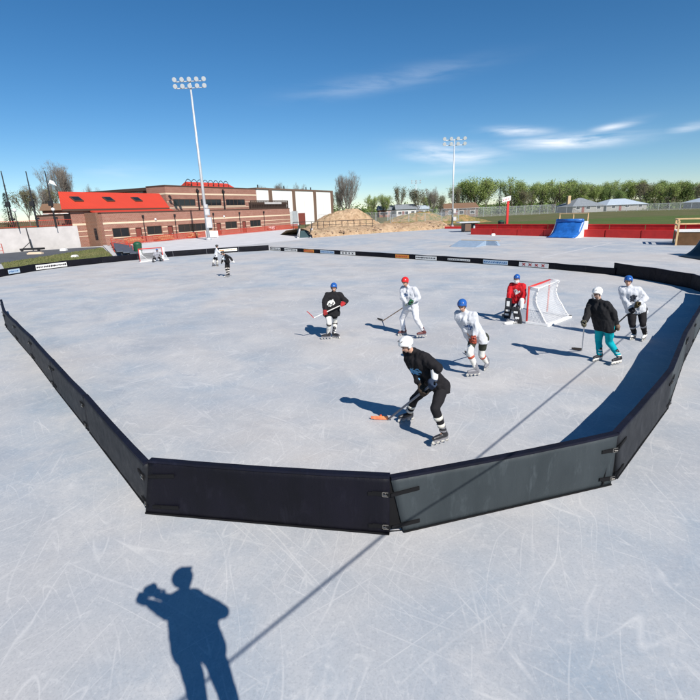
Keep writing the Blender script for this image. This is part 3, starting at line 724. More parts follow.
# far side: low boards with sponsor banners
low = [(-8.26, 52.25), (-6.6, 50.47), (-4.49, 48.23), (-2.66, 46.21), (-.69, 44.14), (1.2, 42.12), (2.85, 40.38), (5.21, 37.74), (7.3, 35.42), (9.24, 33.19), (11.17, 30.87), (12.77, 28.77), (13.83, 27.06), (14.72, 25.55)]
spec = [('white', 'ink', 'with a white banner, touching the tall boards', (-1.0, .75)),
        ('white', 'ink', 'with a pale banner, second from the far corner', (-1.3, .9)),
        ('orange', 'inkred', 'with a small orange banner, third from the far corner', (-.9, .7)),
        ('blue', 'inkblue', 'with a pale blue banner, fourth from the far corner', (-1.1, .9)),
        ('white', 'ink', 'with white squares, fifth from the far corner', (-1.05, .9)),
        (None, None, 'plain black, beyond and left of the red helmeted player', None),
        ('orange', 'inkred', 'with an orange banner, beyond the red helmeted player', (.1, 1.55)),
        ('white', 'ink', 'with a white banner, just right of the orange one', (-1.1, .95)),
        ('white', 'ink', 'with a narrow white banner, near the pale blue ramp', (-1.05, .9)),
        ('blue', 'inkblue', 'with a pale blue and white banner, beyond the goalkeeper', (-1.0, .9)),
        ('white', 'inkred', 'with four white squares, beyond the goal', (-1.1, .95)),
        (None, None, 'plain, first past the white squares', None), (None, None, 'plain, ending at the tall black boards', None)]
bm = {'white': 'banner', 'orange': 'banner_orange', 'blue': 'banner_blue'}
for i in range(len(low) - 1):
    a, b_ = low[i], low[i + 1]; inw = V((0, 25, 0)) - V((a[0], a[1], 0))
    d0 = (V((*b_, 0)) - V((*a, 0))).normalized(); b2 = V((*b_, 0)) - d0 * .03
    c, ink, lb, sp = spec[i]
    rec = board(a, (b2.x, b2.y), .35, inw, 'low dark far side board ' + lb, M['vinyl_dark'], 'low boards along the far side of the rink', straps=False, lean=0, inset=(0, 0), seed=i)
    if c:
        if i == 8: banner(rec, sp[0], sp[1], .35, M['banner'], M['ink'], 'text', i, (.35, .72))
        else: banner(rec, sp[0], sp[1], .35, M[bm[c]], M[ink], 'squares' if i in (4, 10) else 'text', i)
# tall boards at far left and far right
tall = [(-26.4, 33.4), (-26.3, 36.4), (-25.9, 39.2), (-24.6, 41.9), (-22.7, 44.3), (-20.4, 46.6), (-17.7, 48.7), (-14.7, 50.3), (-11.6, 51.5), (-8.45, 52.25)]
tl = ['just outside the left edge of the view', 'with a pale blue tag at the left edge', 'with a long white banner before the grass', 'plain, in front of the right part of the grass', 'in front of the dark steps', 'behind the far net', 'right of the far net, plain black', 'with a white banner behind the two far players', 'plain, meeting the low boards']
for i in range(len(tall) - 1):
    a, b_ = tall[i], tall[i + 1]; d0 = (V((*b_, 0)) - V((*a, 0))).normalized(); b2 = V((*b_, 0)) - d0 * .03
    rec = board(a, (b2.x, b2.y), .54, V((0, 25, 0)) - V((*a, 0)), 'tall black far left board ' + tl[i], M['vinyl_dark'], 'tall black boards at the far left of the rink', straps=False, lean=0, inset=(0, 0), seed=20 + i)
    if i == 2: banner(rec, -1.35, 1.35, .54, M['banner'], M['ink'], 'text', 50, (.15, .85))
    if i == 1: banner(rec, -1.2, -.1, .54, M['banner_blue'], M['inkblue'], 'text', 52, (.2, .8))
    if i == 7: banner(rec, -.4, 1.5, .54, M['banner'], M['banner_orange'], 'text', 53, (.3, .8))
rt = [(14.72, 25.75), (15.32, 23.1), (15.55, 20.9), (15.1, 19.0)]
rl = ['standing at the end of the low boards', 'in the middle of the far right corner', 'where the far right corner turns back to the near side']
for i in range(3):
    a, b_ = rt[i], rt[i + 1]; d0 = (V((*b_, 0)) - V((*a, 0))).normalized(); b2 = V((*b_, 0)) - d0 * .03
    board(a, (b2.x, b2.y), .62, (-1, 0), 'tall black board ' + rl[i], M['vinyl_dark'], 'tall black boards in the far right corner', straps=False, lean=0, inset=(0, 0), seed=40 + i)

# ------------------------------------------------------------------ club building
A0 = V((-36.5, 73.3, 0)); U = V((.439, .899, 0)).normalized(); NO = V((U.y, -U.x, 0))
MBLD = Matrix.Translation(A0) @ Matrix(((U.x, NO.x, 0, 0), (U.y, NO.y, 0, 0), (0, 0, 1, 0), (0, 0, 0, 1)))
def bbox(b, s0, s1, o0, o1, z0, z1): return b.box(s0, s1, o0, o1, z0, z1, MBLD)
club = thing('club_building', A0, 'long red brown brick club building with cream bands and a red metal roof', 'building')
# lower block: front wall panelled round its openings
wins = [(1.4, 4.5), (8.0, 11.2), (15.0, 23.8), (27.8, 31.5), (36.0, 39.9)]
doors = [(5.7, 6.9), (12.5, 13.7), (25.1, 26.4), (33.2, 34.5)]
S1 = 52.2
def wall_with(b, s0, s1, o0, o1, z0, z1, holes):
    """holes: (sa, sb, za, zb) sorted"""
    x = s0
    for sa, sb, za, zb in sorted(holes):
        bbox(b, x, sa, o0, o1, z0, z1)
        if za > z0: bbox(b, sa, sb, o0, o1, z0, za)
        bbox(b, sa, sb, o0, o1, zb, z1); x = sb
    bbox(b, x, s1, o0, o1, z0, z1)
b = MB()
wall_with(b, 0, S1, -.3, 0, -.6, 4.75, [(a, c, 1.12, 2.5) for a, c in wins] + [(a, c, -.1, 2.4) for a, c in doors])
bbox(b, 0, .3, -16, -.3, -.6, 4.75); bbox(b, S1 - .3, S1, -16, -.3, -.6, 4.75); bbox(b, .3, S1 - .3, -16, -15.7, -.6, 4.75)
b.build('wall', M['brick'], club)
b = MB(); bbox(b, .3, S1 - .3, -15.7, -.3, 4.2, 4.5); b.build('flat_roof', M['asphalt'], club)
b = MB(); bbox(b, -.08, S1 + .08, -.4, .08, 4.75, 4.9); bbox(b, -.08, .4, -16, -.4, 4.75, 4.9); bbox(b, S1 - .4, S1 + .08, -16, -.4, 4.75, 4.9); b.build('parapet_cap', M['frame'], club)
b = MB(); bbox(b, -.03, S1 + .03, .0, .04, 3.12, 3.40); b.build('cream_band', M['cream'], club)
def pieces(b, s0, s1, gaps, o0, o1, z0, z1):
    x = s0
    for a, c in sorted(gaps):
        if a > x: bbox(b, x, a, o0, o1, z0, z1)
        x = c
    if x < s1: bbox(b, x, s1, o0, o1, z0, z1)
allg = [(a - .1, c + .1) for a, c in wins] + [(a - .02, c + .02) for a, c in doors]
b = MB(); pieces(b, -.02, S1 + .02, allg, 0, .03, 2.18, 2.30); b.build('cream_band', M['cream'], club)
b = MB(); pieces(b, -.02, S1 + .02, allg, 0, .03, 1.45, 1.55); b.build('cream_band', M['cream'], club)
def window(par, s0, s1, z0, z1, o, mull=None):
    f = MB(); w_ = .09
    bbox(f, s0, s1, o - .16, o - .04, z0, z0 + w_); bbox(f, s0, s1, o - .16, o - .04, z1 - w_, z1)
    bbox(f, s0, s0 + w_, o - .16, o - .04, z0 + w_, z1 - w_); bbox(f, s1 - w_, s1, o - .16, o - .04, z0 + w_, z1 - w_)
    n = mull or max(1, round((s1 - s0) / 1.5))
    for k in range(1, n):
        x = s0 + (s1 - s0) * k / n; bbox(f, x - .03, x + .03, o - .15, o - .05, z0 + w_, z1 - w_)
    fo = f.build('window', M['frame'], par)
    p = MB(); bbox(p, s0 + .02, s1 - .02, o - .13, o - .10, z0 + .02, z1 - .02); p.build('pane', M['window'], fo)
    q = MB(); bbox(q, s0 - .1, s1 + .1, o - .02, o + .09, z0 - .12, z0); q.build('sill', M['cream'], fo)
for a, c in wins: window(club, a, c, 1.12, 2.5, 0)
for a, c in doors:
    b = MB(); bbox(b, a + .04, c - .04, -.2, -.12, -.1, 2.36); dd = b.build('door', M['door'], club)
    b = MB(); bbox(b, a, a + .06, -.22, .02, -.1, 2.4); bbox(b, c - .06, c, -.22, .02, -.1, 2.4); bbox(b, a + .06, c - .06, -.22, .02, 2.34, 2.4); b.build('door_frame', M['frame'], dd)
    b = MB(); bbox(b, c - .25, c - .2, -.12, -.05, .95, 1.1); b.build('handle', M['steel'], dd)
for s_ in (7.5, 14.4, 24.4, 32.5, 41.2):
    b = MB(); bbox(b, s_ - .06, s_ + .06, .0, .1, .0, 3.9); bbox(b, s_ - .16, s_ + .16, .0, .2, 3.9, 4.3); b.build('downpipe', M['black'], club)
for s_ in (10.0, 27.5):
    b = MB(); c = MBLD @ V((s_, .1, 3.55)); b.sph(c, .2, 10, 6); b.build('wall_lamp', M['lampglass'], club)
# gutter corner recess at the left
b = MB(); bbox(b, -.5, -.002, -3.2, -.7, -.4, 4.88); b.build('corner_bay', M['brick2'], club)
b = MB(); bbox(b, -.54, -.5, -1.6, -1.0, .9, 2.6); b.build('slit_window', M['window'], club)
# upper block
b = MB(); u0, u1, uo = 20.9, 50.0, -8.0
uw = [(22.6, 28.7), (30.3, 36.8), (38.4, 45.3)]
wall_with(b, u0, u1, uo - .3, uo, 4.3, 9.6, [(a, c, 5.85, 7.2) for a, c in uw])
bbox(b, u0, u0 + .3, uo - 5, uo - .3, 4.3, 9.6); bbox(b, u1 - .3, u1, uo - 5, uo - .3, 4.3, 9.6); bbox(b, u0 + .3, u1 - .3, uo - 5, uo - 4.7, 4.3, 9.6); b.build('upper_wall', M['brick'], club)
b = MB(); bbox(b, u0 + .3, u1 - .3, uo - 4.7, uo - .3, 9.1, 9.3); b.build('upper_flat_roof', M['asphalt'], club)
b = MB(); bbox(b, u0 - .1, u1 + .1, uo - .4, uo + .1, 9.6, 9.78); bbox(b, u0 - .1, u0 + .4, uo - 5, uo - .4, 9.6, 9.78); bbox(b, u1 - .4, u1 + .1, uo - 5, uo - .4, 9.6, 9.78); b.build('upper_parapet_cap', M['frame'], club)
for z0, z1 in ((8.05, 8.35), (5.45, 5.6)):
    b = MB(); bbox(b, u0 - .03, u1 + .03, uo, uo + .04, z0, z1); bbox(b, u0 - .04, u0 - .001, uo - 5, uo, z0, z1); b.build('cream_band', M['cream'], club)
b = MB(); pieces(b, u0, u1, [(a - .1, c + .1) for a, c in uw], uo, uo + .03, 6.6, 6.72); b.build('cream_band', M['cream'], club)
for a, c in uw: window(club, a, c, 5.85, 7.2, uo)
for s_ in (29.5, 37.6):
    b = MB(); bbox(b, s_ - .13, s_ + .13, uo, uo + .25, 4.9, 9.3); bbox(b, s_ - .3, s_ + .3, uo, uo + .35, 8.6, 9.0); b.build('downpipe', M['black'], club)
# rear hall with a dark roof edge, seen receding left of the upper block
b = MB(); bbox(b, 22.6, 49.0, -33, -16.02, -.4, 9.0); b.build('rear_hall', M['siding'], club)
b = MB(); bbox(b, 21.6, 49.6, -33.6, -13.02, 9.05, 9.62); b.build('rear_roof', M['darkbrown'], club)
# penthouse with red sloping roof and arched rails
b = MB(); bbox(b, 32.8, 46, -15, -12, 9.62, 10.1); b.build('penthouse_wall', M['brick2'], club)
b = MB(); P = [MBLD @ V(p) for p in ((32.4, -11.6, 10.1), (32.4, -15.4, 10.1), (32.4, -13.6, 11.1))]; b.extrude(P, U * 14); b.build('penthouse_roof', M['redroof'], club)
b = MB()
for k in range(8):
    s_ = 31.4 + k * 1.75; pts = [MBLD @ V((s_ + 1.0 * math.cos(t), -11.8, 10.1 + 1.35 * math.sin(t))) for t in [math.pi * j / 8 for j in range(9)]]
    for p, q in zip(pts, pts[1:]): b.tube(p, q, .07, .07, 6, False)
b.build('arched_rail', M['black'], club)
# terrace lattice screen
b = MB()
for k in range(40):
    s_ = 39.0 + k * .37; b.bar(MBLD @ V((s_, -1.5, 4.9)), MBLD @ V((s_ + .25, -1.5, 6.6)), .05, .1); b.bar(MBLD @ V((s_ + .25, -1.55, 4.9)), MBLD @ V((s_, -1.55, 6.6)), .05, .1)
bbox(b, 38.8, 54, -1.58, -1.46, 6.55, 6.7); bbox(b, 38.8, 54, -1.58, -1.46, 4.86, 4.98); bbox(b, 38.8, 38.95, -1.6, -1.44, 4.5, 6.7); bbox(b, 53.8, 54, -1.6, -1.44, 4.5, 6.7)
bbox(b, 38.8, 53.8, -2.1, -1.8, 4.9, 6.3)
b.build('terrace_screen', M['darkbrown'], club)
b = MB(); bbox(b, 44, 51, -1.46, -1.42, 5.9, 6.3); b.build('pale_tarp', M['curb'], club)
# gable wing with red metal roof, its ends skewed to the retaining wall line
eo, ro, bo_, ez, rz = -2.9, -7.2, -11.5, 5.55, 8.15
def E0(o): return -4.1 + (o - eo) * -.68      # left end of the wing at offset o
def E1(o): return 16.4 + (o - eo) * -.5
def skew(b, pts):   # pts: (offset, z) section, lofted from the left to the right end
    A = [MBLD @ V((E0(o), o, z)) for o, z in pts]; B = [MBLD @ V((E1(o), o, z)) for o, z in pts]; n = len(pts)
    b.add(A + B, [tuple(range(n)), tuple(range(2 * n - 1, n - 1, -1))] + [(i, i + n, (i + 1) % n + n, (i + 1) % n) for i in range(n)])
b = MB()
A = [MBLD @ V(p) for p in ((-2.7, -3.2, -.4), (14.5, -3.2, -.4), (17.5, -11.2, -.4), (2.8, -11.2, -.4))]; n = 4
B = [p + V((0, 0, 5.7)) for p in A]; b.add(A + B, [(3, 2, 1, 0), (4, 5, 6, 7)] + [(i, (i + 1) % 4, (i + 1) % 4 + 4, i + 4) for i in range(4)]); b.build('wing_wall', M['brick'], club)
b = MB(); P = [MBLD @ V(p) for p in ((-2.6, -3.3, 5.3), (2.7, -11.1, 5.3), (.1, -7.2, 7.7))]; b.extrude(P, U * 16.5); b.build('wing_gable', M['brick2'], club)
b = MB(); skew(b, [(eo, ez), (ro, rz), (ro, rz - .22), (eo, ez - .22)]); skew(b, [(bo_, ez), (ro - .001, rz), (ro - .001, rz - .22), (bo_, ez - .22)]); rf = b.build('red_roof', M['redroof'], club)
b = MB(); P = [MBLD @ V(p) for p in ((.4, eo + 1.3, 4.92), (.4, eo - .1, ez - .28), (.4, eo - .1, ez - .5), (.4, eo + 1.3, 4.74))]; b.extrude(P, U * 16.0); b.build('lower_roof_strip', M['redroof'], club)
b = MB(); bbox(b, E0(eo) + .05, 16.3, eo + .002, eo + .12, ez - .36, ez - .08); b.build('gutter', M['frame'], rf)
b = MB(); bbox(b, -2.68, -.52, -3.2, -3.16, 3.12, 3.4); bbox(b, -2.68, -.52, -3.2, -3.16, 1.45, 1.55); bbox(b, -2.68, -.52, -3.2, -3.16, 2.18, 2.3); b.build('cream_band', M['cream'], club)
sl = V((0, ro - eo, rz - ez)).normalized()
for s_ in (-.6, 5.0, 10.6):
    k0 = V((s_, eo, ez)) + sl * 2.0; k1 = V((s_, eo, ez)) + sl * 3.3; up = V((0, -sl.z, sl.y)) if False else V((0, sl.z, -sl.y)) * -1
    up = V((0, (rz - ez), (eo - ro))).normalized()
    b = MB(); P = [MBLD @ (p + up * .02) for p in (k0, k1, k1 + V((1.5, 0, 0)), k0 + V((1.5, 0, 0)))]; wn = (MBLD.to_3x3() @ up) * .16
    b.extrude(P, wn); sk = b.build('skylight', M['frame'], rf)
    b = MB(); e = V((.12, 0, 0)); P = [MBLD @ (p + up * .185) for p in (k0 + e + sl * .12, k1 + e - sl * .12, k1 + V((1.38, 0, 0)) - sl * .12, k0 + V((1.38, 0, 0)) + sl * .12)]; b.extrude(P, wn * .1); b.build('pane', M['window'], sk)

# white hall
hall = thing('white_hall', MBLD @ V((53, -10, 0)), 'flat roofed white panelled hall with dark pilasters right of the brick building', 'building')
hs0, hs1, ho = 53.0, 94.6, -10.0
b = MB(); bbox(b, hs0, hs1, ho - 26, ho, -.6, 9.75); b.build('wall', M['whitewall'], hall)
b = MB(); bbox(b, hs0 - .2, hs1 + .2, ho - 26.2, ho + .2, 9.75, 10.15); b.build('roof_edge', M['pilaster'], hall)
for s_ in (58.8, 70.4, 82.5, 93.9):
    b = MB(); bbox(b, s_ - .65, s_ + .65, ho, ho + .3, -.6, 9.75); b.build('pilaster', M['pilaster'], hall)
for s_ in (64.7, 76.4, 88.2):
    b = MB(); bbox(b, s_ - .04, s_ + .04, ho, ho + .02, -.6, 9.7); b.build('wall_joint', M['curb'], hall)
b = MB(); bbox(b, 72.4, 76.2, ho, ho + .05, -.6, 3.5); b.build('door', M['door'], hall)
b = MB(); bbox(b, 66.4, 69.2, ho, ho + 1.8, -.6, 4.1); b.build('entrance_box', M['steel'], hall)
b = MB(); bbox(b, 87, 89.5, ho, ho + .06, .3, 2.0); b.build('window', M['window'], hall)
for s_ in (62, 75, 88, 91):
    b = MB(); p = MBLD @ V((s_, ho - 6, 10.1)); b.tube(p, p + V((0, 0, 1.3)), .18, .18, 8); b.build('roof_vent', M['black'], hall)

# retaining wall and upper terrace at far left
RW = [(-82, 37.1), (-47.9, 66.2), (-40.2, 72.8)]
rwd = (V((*RW[1], 0)) - V((*RW[0], 0))).normalized(); rwn = V((-rwd.y, rwd.x, 0))
b = MB(); b.bar((-82, 37.1, 1.4), (-40.2, 72.75, 1.4), .4, 3.4); rw = b.build('retaining_wall', M['wallconc']); tag(rw, 'pale concrete retaining wall holding up the terrace at the left', 'wall')
b = MB(); b.prism([(-82, 37.5), (-40.4, 72.9), (-43, 76), (-60, 110), (-140, 110), (-140, 37.5)], -.1, 3.05); tag(b.build('terrace', M['dirtland']), kind='structure')
rl_ = thing('terrace_railing', (-60, 56, 3.1), 'reddish brown picket railing along the top of the retaining wall', 'railing')
a = V((-82, 37.2, 3.1)) + rwn * .25; c = V((-40.3, 72.8, 3.1)) + rwn * .25; L = (c - a).length; dd = (c - a) / L
b = MB(); b.bar(a + V((0, 0, .95)), c + V((0, 0, .95)), .07, .07); b.bar(a + V((0, 0, .15)), c + V((0, 0, .15)), .05, .06); b.build('rail', M['redtrim'], rl_)
b = MB()
for k in range(int(L / .22)): p = a + dd * k * .22; b.bar(p, p + V((0, 0, .95)), .05, .035, (1, 0, 0))
b.build('pickets', M['door'], rl_)
# ------------------------------------------------------------------ masts, poles, lights
def light_pole(x, y, h, label, r0=.2, zb=0, n=4, cw=1.6, boxes=(), mm='steel'):
    t = thing('light_pole', (x, y, zb), label, 'light pole', 'floodlight poles')
    b = MB(); b.tube((x, y, zb), (x, y, zb + h), r0, r0 * .45, 12); b.tube((x, y, zb), (x, y, zb + .35), r0 * 1.7, r0 * 1.5, 12); b.build('pole', M[mm], t, True)
    for k, z in enumerate((h - .2, h - 1.1)[: 2 if n > 2 else 1]):
        b = MB(); b.bar((x - cw, y + .1, zb + z), (x + cw, y - .1, zb + z), .12, .12); b.build('crossarm', M[mm], t)
        for i in range(n):
            q = -cw + 2 * cw * (i + .0) / (n - 1); c = V((x + q, y - .25, zb + z + .25)); f = MB()
            f.tube(c + V((0, .3, .12)), c + V((0, -.1, -.06)), .2, .34, 12); f.bar(c + V((0, .1, 0)), (c.x, y, zb + z), .06, .06)
            fo = f.build('floodlight', M['steel'], t); g_ = MB(); g_.tube(c + V((0, -.1, -.06)), c + V((0, -.14, -.08)), .31, .31, 12); g_.build('lens', M['lampglass'], fo)
    for z0, z1, w_ in boxes:
        b = MB(); b.box(x + .05, x + .05 + w_, y - .5, y - .12, zb + z0, zb + z1); bo = b.build('control_box', M['steel'], t)
        b = MB(); b.box(x + .05 + w_ * .1, x + .05 + w_ * .9, y - .53, y - .5, zb + z0 + .1, zb + z1 - .1); b.build('box_door', M['curb'], bo)
    return t
light_pole(-22.6, 79.2, 23.5, 'tall pale steel light pole with control boxes in front of the brick building', .28, n=5, cw=2.2, boxes=((1.9, 3.6, .9), (3.9, 4.9, .7), (5.0, 5.6, .5)))
light_pole(20.9, 94.4, 15.9, 'floodlight pole with two rows of lamps beside the dirt bank', .2, n=4, cw=1.9, boxes=((2.6, 3.4, .5), (1.2, 1.9, .6)))
light_pole(32.8, 225, 15.5, 'small distant floodlight pole beyond the chain link fence', .3, n=3, cw=2.0)
# three dark masts on the terrace
for i, (x, y, h, lb) in enumerate(((-47.0, 69.0, 7.7, 'leftmost dark mast on the terrace, with a square lamp box halfway up'), (-44.0, 69.6, 7.6, 'middle dark mast on the terrace above the retaining wall'), (-42.1, 70.8, 7.7, 'dark mast on the terrace nearest the red roof, with a white lamp'))):
    t = thing('mast', (x, y, 3.05), lb, 'mast', 'dark masts on the terrace')
    lx = .0
    b = MB(); b.tube((x, y, 3.05), (x + lx, y, 3.05 + h), .14, .06, 8); b.build('pole', M['black'], t)
    b = MB(); b.box(x - .3, x + .3, y - .35, y - .08, 6.0, 6.7); b.box(x - .06, x + .5, y - .2, y - .05, 4.2, 4.45); b.build('lamp_box', M['black'], t)
    for k in range(5):
        b = MB(); b.bar((x - .22, y, 7.0 + k * .45), (x + .22, y, 7.0 + k * .45), .04, .04); b.build('rung', M['black'], t)
    if i == 2:
        b = MB(); P = [(x + .3, y - .1, 9.1), (x + 1.2, y - .1, 8.7), (x + .9, y - .1, 9.3), (x + .5, y - .1, 9.5)]; b.extrude(P, (0, .2, 0)); b.bar((x, y, 8.9), (x + .5, y, 9.2), .05, .05); b.build('lamp', M['whitepaint'], t)
for x, y, lb in ((-45.2, 67.2, 'short lamp post with a white globe left of the masts'), (-41.6, 70.0, 'short lamp post with a white globe near the red roof')):
    t = thing('globe_lamp', (x, y, 3.05), lb, 'lamp post'); b = MB(); b.tube((x, y, 3.05), (x, y, 5.3), .06, .05, 8); b.build('post', M['black'], t)
    b = MB(); b.sph((x, y, 5.5), .24, 12, 8); b.build('globe', M['whitepaint'], t, True)
# portable post on a wide base, barrier frames, signs on the path, steps, bin
x, y = -43.6, 66.6
t = thing('portable_post', (x, y, 0), 'black post on a wide low wheeled base in front of the retaining wall', 'post')
b = MB(); b.tube((x, y, .3), (x - .3, y + .2, 3.1), .09, .07, 8); b.build('post', M['black'], t)
b = MB(); b.box(x - 1.4, x + 1.5, y - .5, y + .5, .18, .42); b.bar((x - 1.2, y, .4), (x - .1, y, 1.2), .07, .07); b.build('base', M['black'], t)
for k in (-1.1, 1.2):
    b = MB(); b.tube((x + k, y - .55, .18), (x + k, y - .42, .18), .18, .18, 12); b.build('wheel', M['black'], t)
for i, (x, y, lb) in enumerate(((-48.6, 62.0, 'pink red barrier frame against the wall at the left edge'), (-46.6, 63.7, 'pink red barrier frame nearer the black post'))):
    t = thing('barrier_frame', (x, y, 0), lb, 'barrier', 'barrier frames by the retaining wall'); d = V((.7, .6, 0)); p = V((x, y, 0))
    for k in (-.9, 0, .9): b = MB(); b.bar(p + d * k, p + d * k + V((0, 0, 1.25)), .06, .06, (1, 0, 0)); b.build('post', M['redtrim'], t)
    for z in (.35, .8, 1.22): b = MB(); b.bar(p - d * .9 + V((0, 0, z)), p + d * .9 + V((0, 0, z)), .05, .05); b.build('rail', M['redtrim'], t)
for x, y, s_, c, lb in ((-39.0, 60.0, .9, 'cream', 'flat tan kerb block lying on the dark path'), (-38.2, 64.8, .4, 'whitepaint', 'small white box at the edge of the dark path'), (-29.6, 52.0, .28, 'whitepaint', 'small white box lying on the grass strip')):
    b = MB(); b.box(x - s_, x + s_, y - .25, y + .25, .01, .2 if c == 'cream' else .22); b.box(x - s_ * .8, x + s_ * .8, y - .2, y + .2, .2 if c == 'cream' else .22, .26 if c == 'cream' else .3); tag(b.build('block', M[c]), lb, 'block')
t = thing('bleacher', (-27.5, 61, 0), 'dark grey stepped bleacher slab at the end of the grass strip', 'bleacher')
M['bleacher'] = mat('blue_grey_metal', (.085, .10, .125), .6, .4, var=.15, vscale=1.5)
P0 = V((-22.4, 49.6, 0)); P1 = V((-33.3, 71.0, 0)); dd = (P1 - P0).normalized(); nn = V((dd.y, -dd.x, 0))
for k in range(4):
    b = MB(); o = k * .62; b.bar(P0 + nn * (-.3 + o * -1 + 1.2) + V((0, 0, .2 + .14 * k)) + dd * 1, P1 + nn * (-.3 - o + 1.2) + V((0, 0, .2 + .14 * k)), .6, .1); b.build('tread', M['bleacher'], t)
for k in range(5):
    p = P0 + dd * (2 + k * 5); b = MB(); b.bar(p + nn * 1.1 + V((0, 0, .12)), p - nn * 1.4 + V((0, 0, .55)), .12, .2); b.build('support', M['black'], t)
for k in range(3):
    p = P0 + dd * (8 + k * 6) - nn * 1.3; b = MB(); b.path([p, p + V((0, 0, 1.3)), p + nn * 2.0 + V((0, 0, .8)), p + nn * 2.0], .04, 6); b.build('handrail', M['redtrim'], t)
x, y = -24.0, 55.2
t = thing('litter_bin', (x, y, 0), 'dark green litter bin with a domed lid beside the dark steps', 'bin')
b = MB(); b.tube((x, y, 0), (x, y, 1.0), .42, .46, 14); b.build('body', M['green'], t); b = MB(); b.sph((x, y, 1.0), (.48, .48, .32), 14, 8); b.build('lid', M['green'], t, True)
# red picket fence in front of the building
rf2 = thing('picket_fence', MBLD @ V((26, 2.2, 0)), 'low red fence running along the foot of the brick building', 'fence')
b = MB(); bbox(b, 1.5, 52, 2.18, 2.24, .95, 1.05); bbox(b, 1.5, 52, 2.18, 2.24, .15, .25); b.build('rail', M['redtrim'], rf2)
b = MB()
for k in range(230): s_ = 1.5 + k * .22; bbox(b, s_, s_ + .07, 2.16, 2.20, .0, 1.0)
b.build('pickets', M['redtrim'], rf2)
for s_, w_, lb in ((3.0, 2.6, 'heap of tan boards by the left end of the building'), (9.0, 3.0, 'heap of tan boards below the second window'), (16.5, 2.0, 'small heap of tan boards by the third window')):
    b = MB(); random.seed(int(s_))
    for k in range(9):
        s0 = s_ + random.uniform(-.6, .6); z = .05 + k * .09; bbox(b, s0, s0 + w_, .7 + random.uniform(-.2, .2), 1.2 + random.uniform(-.1, .2), z, z + .08)
    tag(b.build('board_pile', M['wood']), lb, 'board pile', 'board piles along the building')
x, y = -23.9, 86.2
t = thing('notice_board', (x, y, 0), 'blank white notice board at the foot of the tall steel light pole', 'notice board')
b = MB(); b.box(x - 1.1, x + 1.1, y - .05, y + .05, .1, 1.2); b.build('panel', M['whitepaint'], t); b = MB(); b.box(x - 1.0, x - .9, y - .06, y + .06, -.05, .1); b.box(x + .9, x + 1.0, y - .06, y + .06, -.05, .1); b.build('feet', M['steel'], t)
c = MBLD @ V((42.0, 1.4, -.1))
t = thing('canopy', c, 'small white fabric canopy at the right end of the brick building', 'canopy'); b = MB()
P = [c + V((-.9, 0, 1.0)), c + V((.9, 0, 1.05)), c + V((.7, 0, .7)), c + V((.35, 0, .2))]; b.extrude(P, (0, .5, 0)); b.build('cloth', M['whitepaint'], t)
b = MB(); b.tube(c, c + V((0, 0, 1.0)), .05, .05, 6); b.tube(c + V((.8, .3, 0)), c + V((.8, .3, 1.0)), .05, .05, 6); b.build('pole', M['black'], t)
# stair and ramp at the end of the apron
t = thing('stair', (-6.6, 75.5, 0), 'short dark stair with concrete cheek walls at the left end of the dirt bank', 'stair')
M['teal'] = mat('dark_teal_paint', (.05, .09, .10), .7, .3)
for k in range(5):
    b = MB(); b.box(-7.2, -5.6, 75.2 + k * .4, 75.6 + k * .4, 0, .2 * (k + 1)); b.build('step', M['teal'], t)
b = MB(); b.extrude([(-5.55, 74.6, 0), (-5.55, 78.0, 0), (-5.55, 78.0, 1.3), (-5.55, 77.0, 1.3)], (.35, 0, 0)); b.build('cheek_wall', M['curb'], t)
b = MB(); b.extrude([(-7.6, 74.6, 0), (-7.6, 78.0, 0), (-7.6, 78.0, 1.3), (-7.6, 77.0, 1.3)], (.35, 0, 0)); b.build('cheek_wall', M['curb'], t)
for x in (-7.4, -5.4):
    b = MB(); b.path([(x, 74.9, .0), (x, 74.9, .8), (x, 77.4, 1.9), (x, 80.5, 1.9)], .05, 6)
    b.tube((x, 77.4, 1.0), (x, 77.4, 1.9), .04, .04, 6); b.build('handrail', M['black'], t)
b = MB()
for k in range(14): b.tube((-9 + k * 1.05, 83.5, 1.0), (-9 + k * 1.05, 83.5, 2.2), .05, .05, 6)
b.bar((-9, 83.5, 2.2), (5, 83.5, 2.2), .09, .09); b.bar((-9, 83.5, 1.6), (5, 83.5, 1.6), .06, .06)
tag(b.build('pipe_railing', M['black']), 'low black pipe railing along the top of the dirt bank', 'railing')

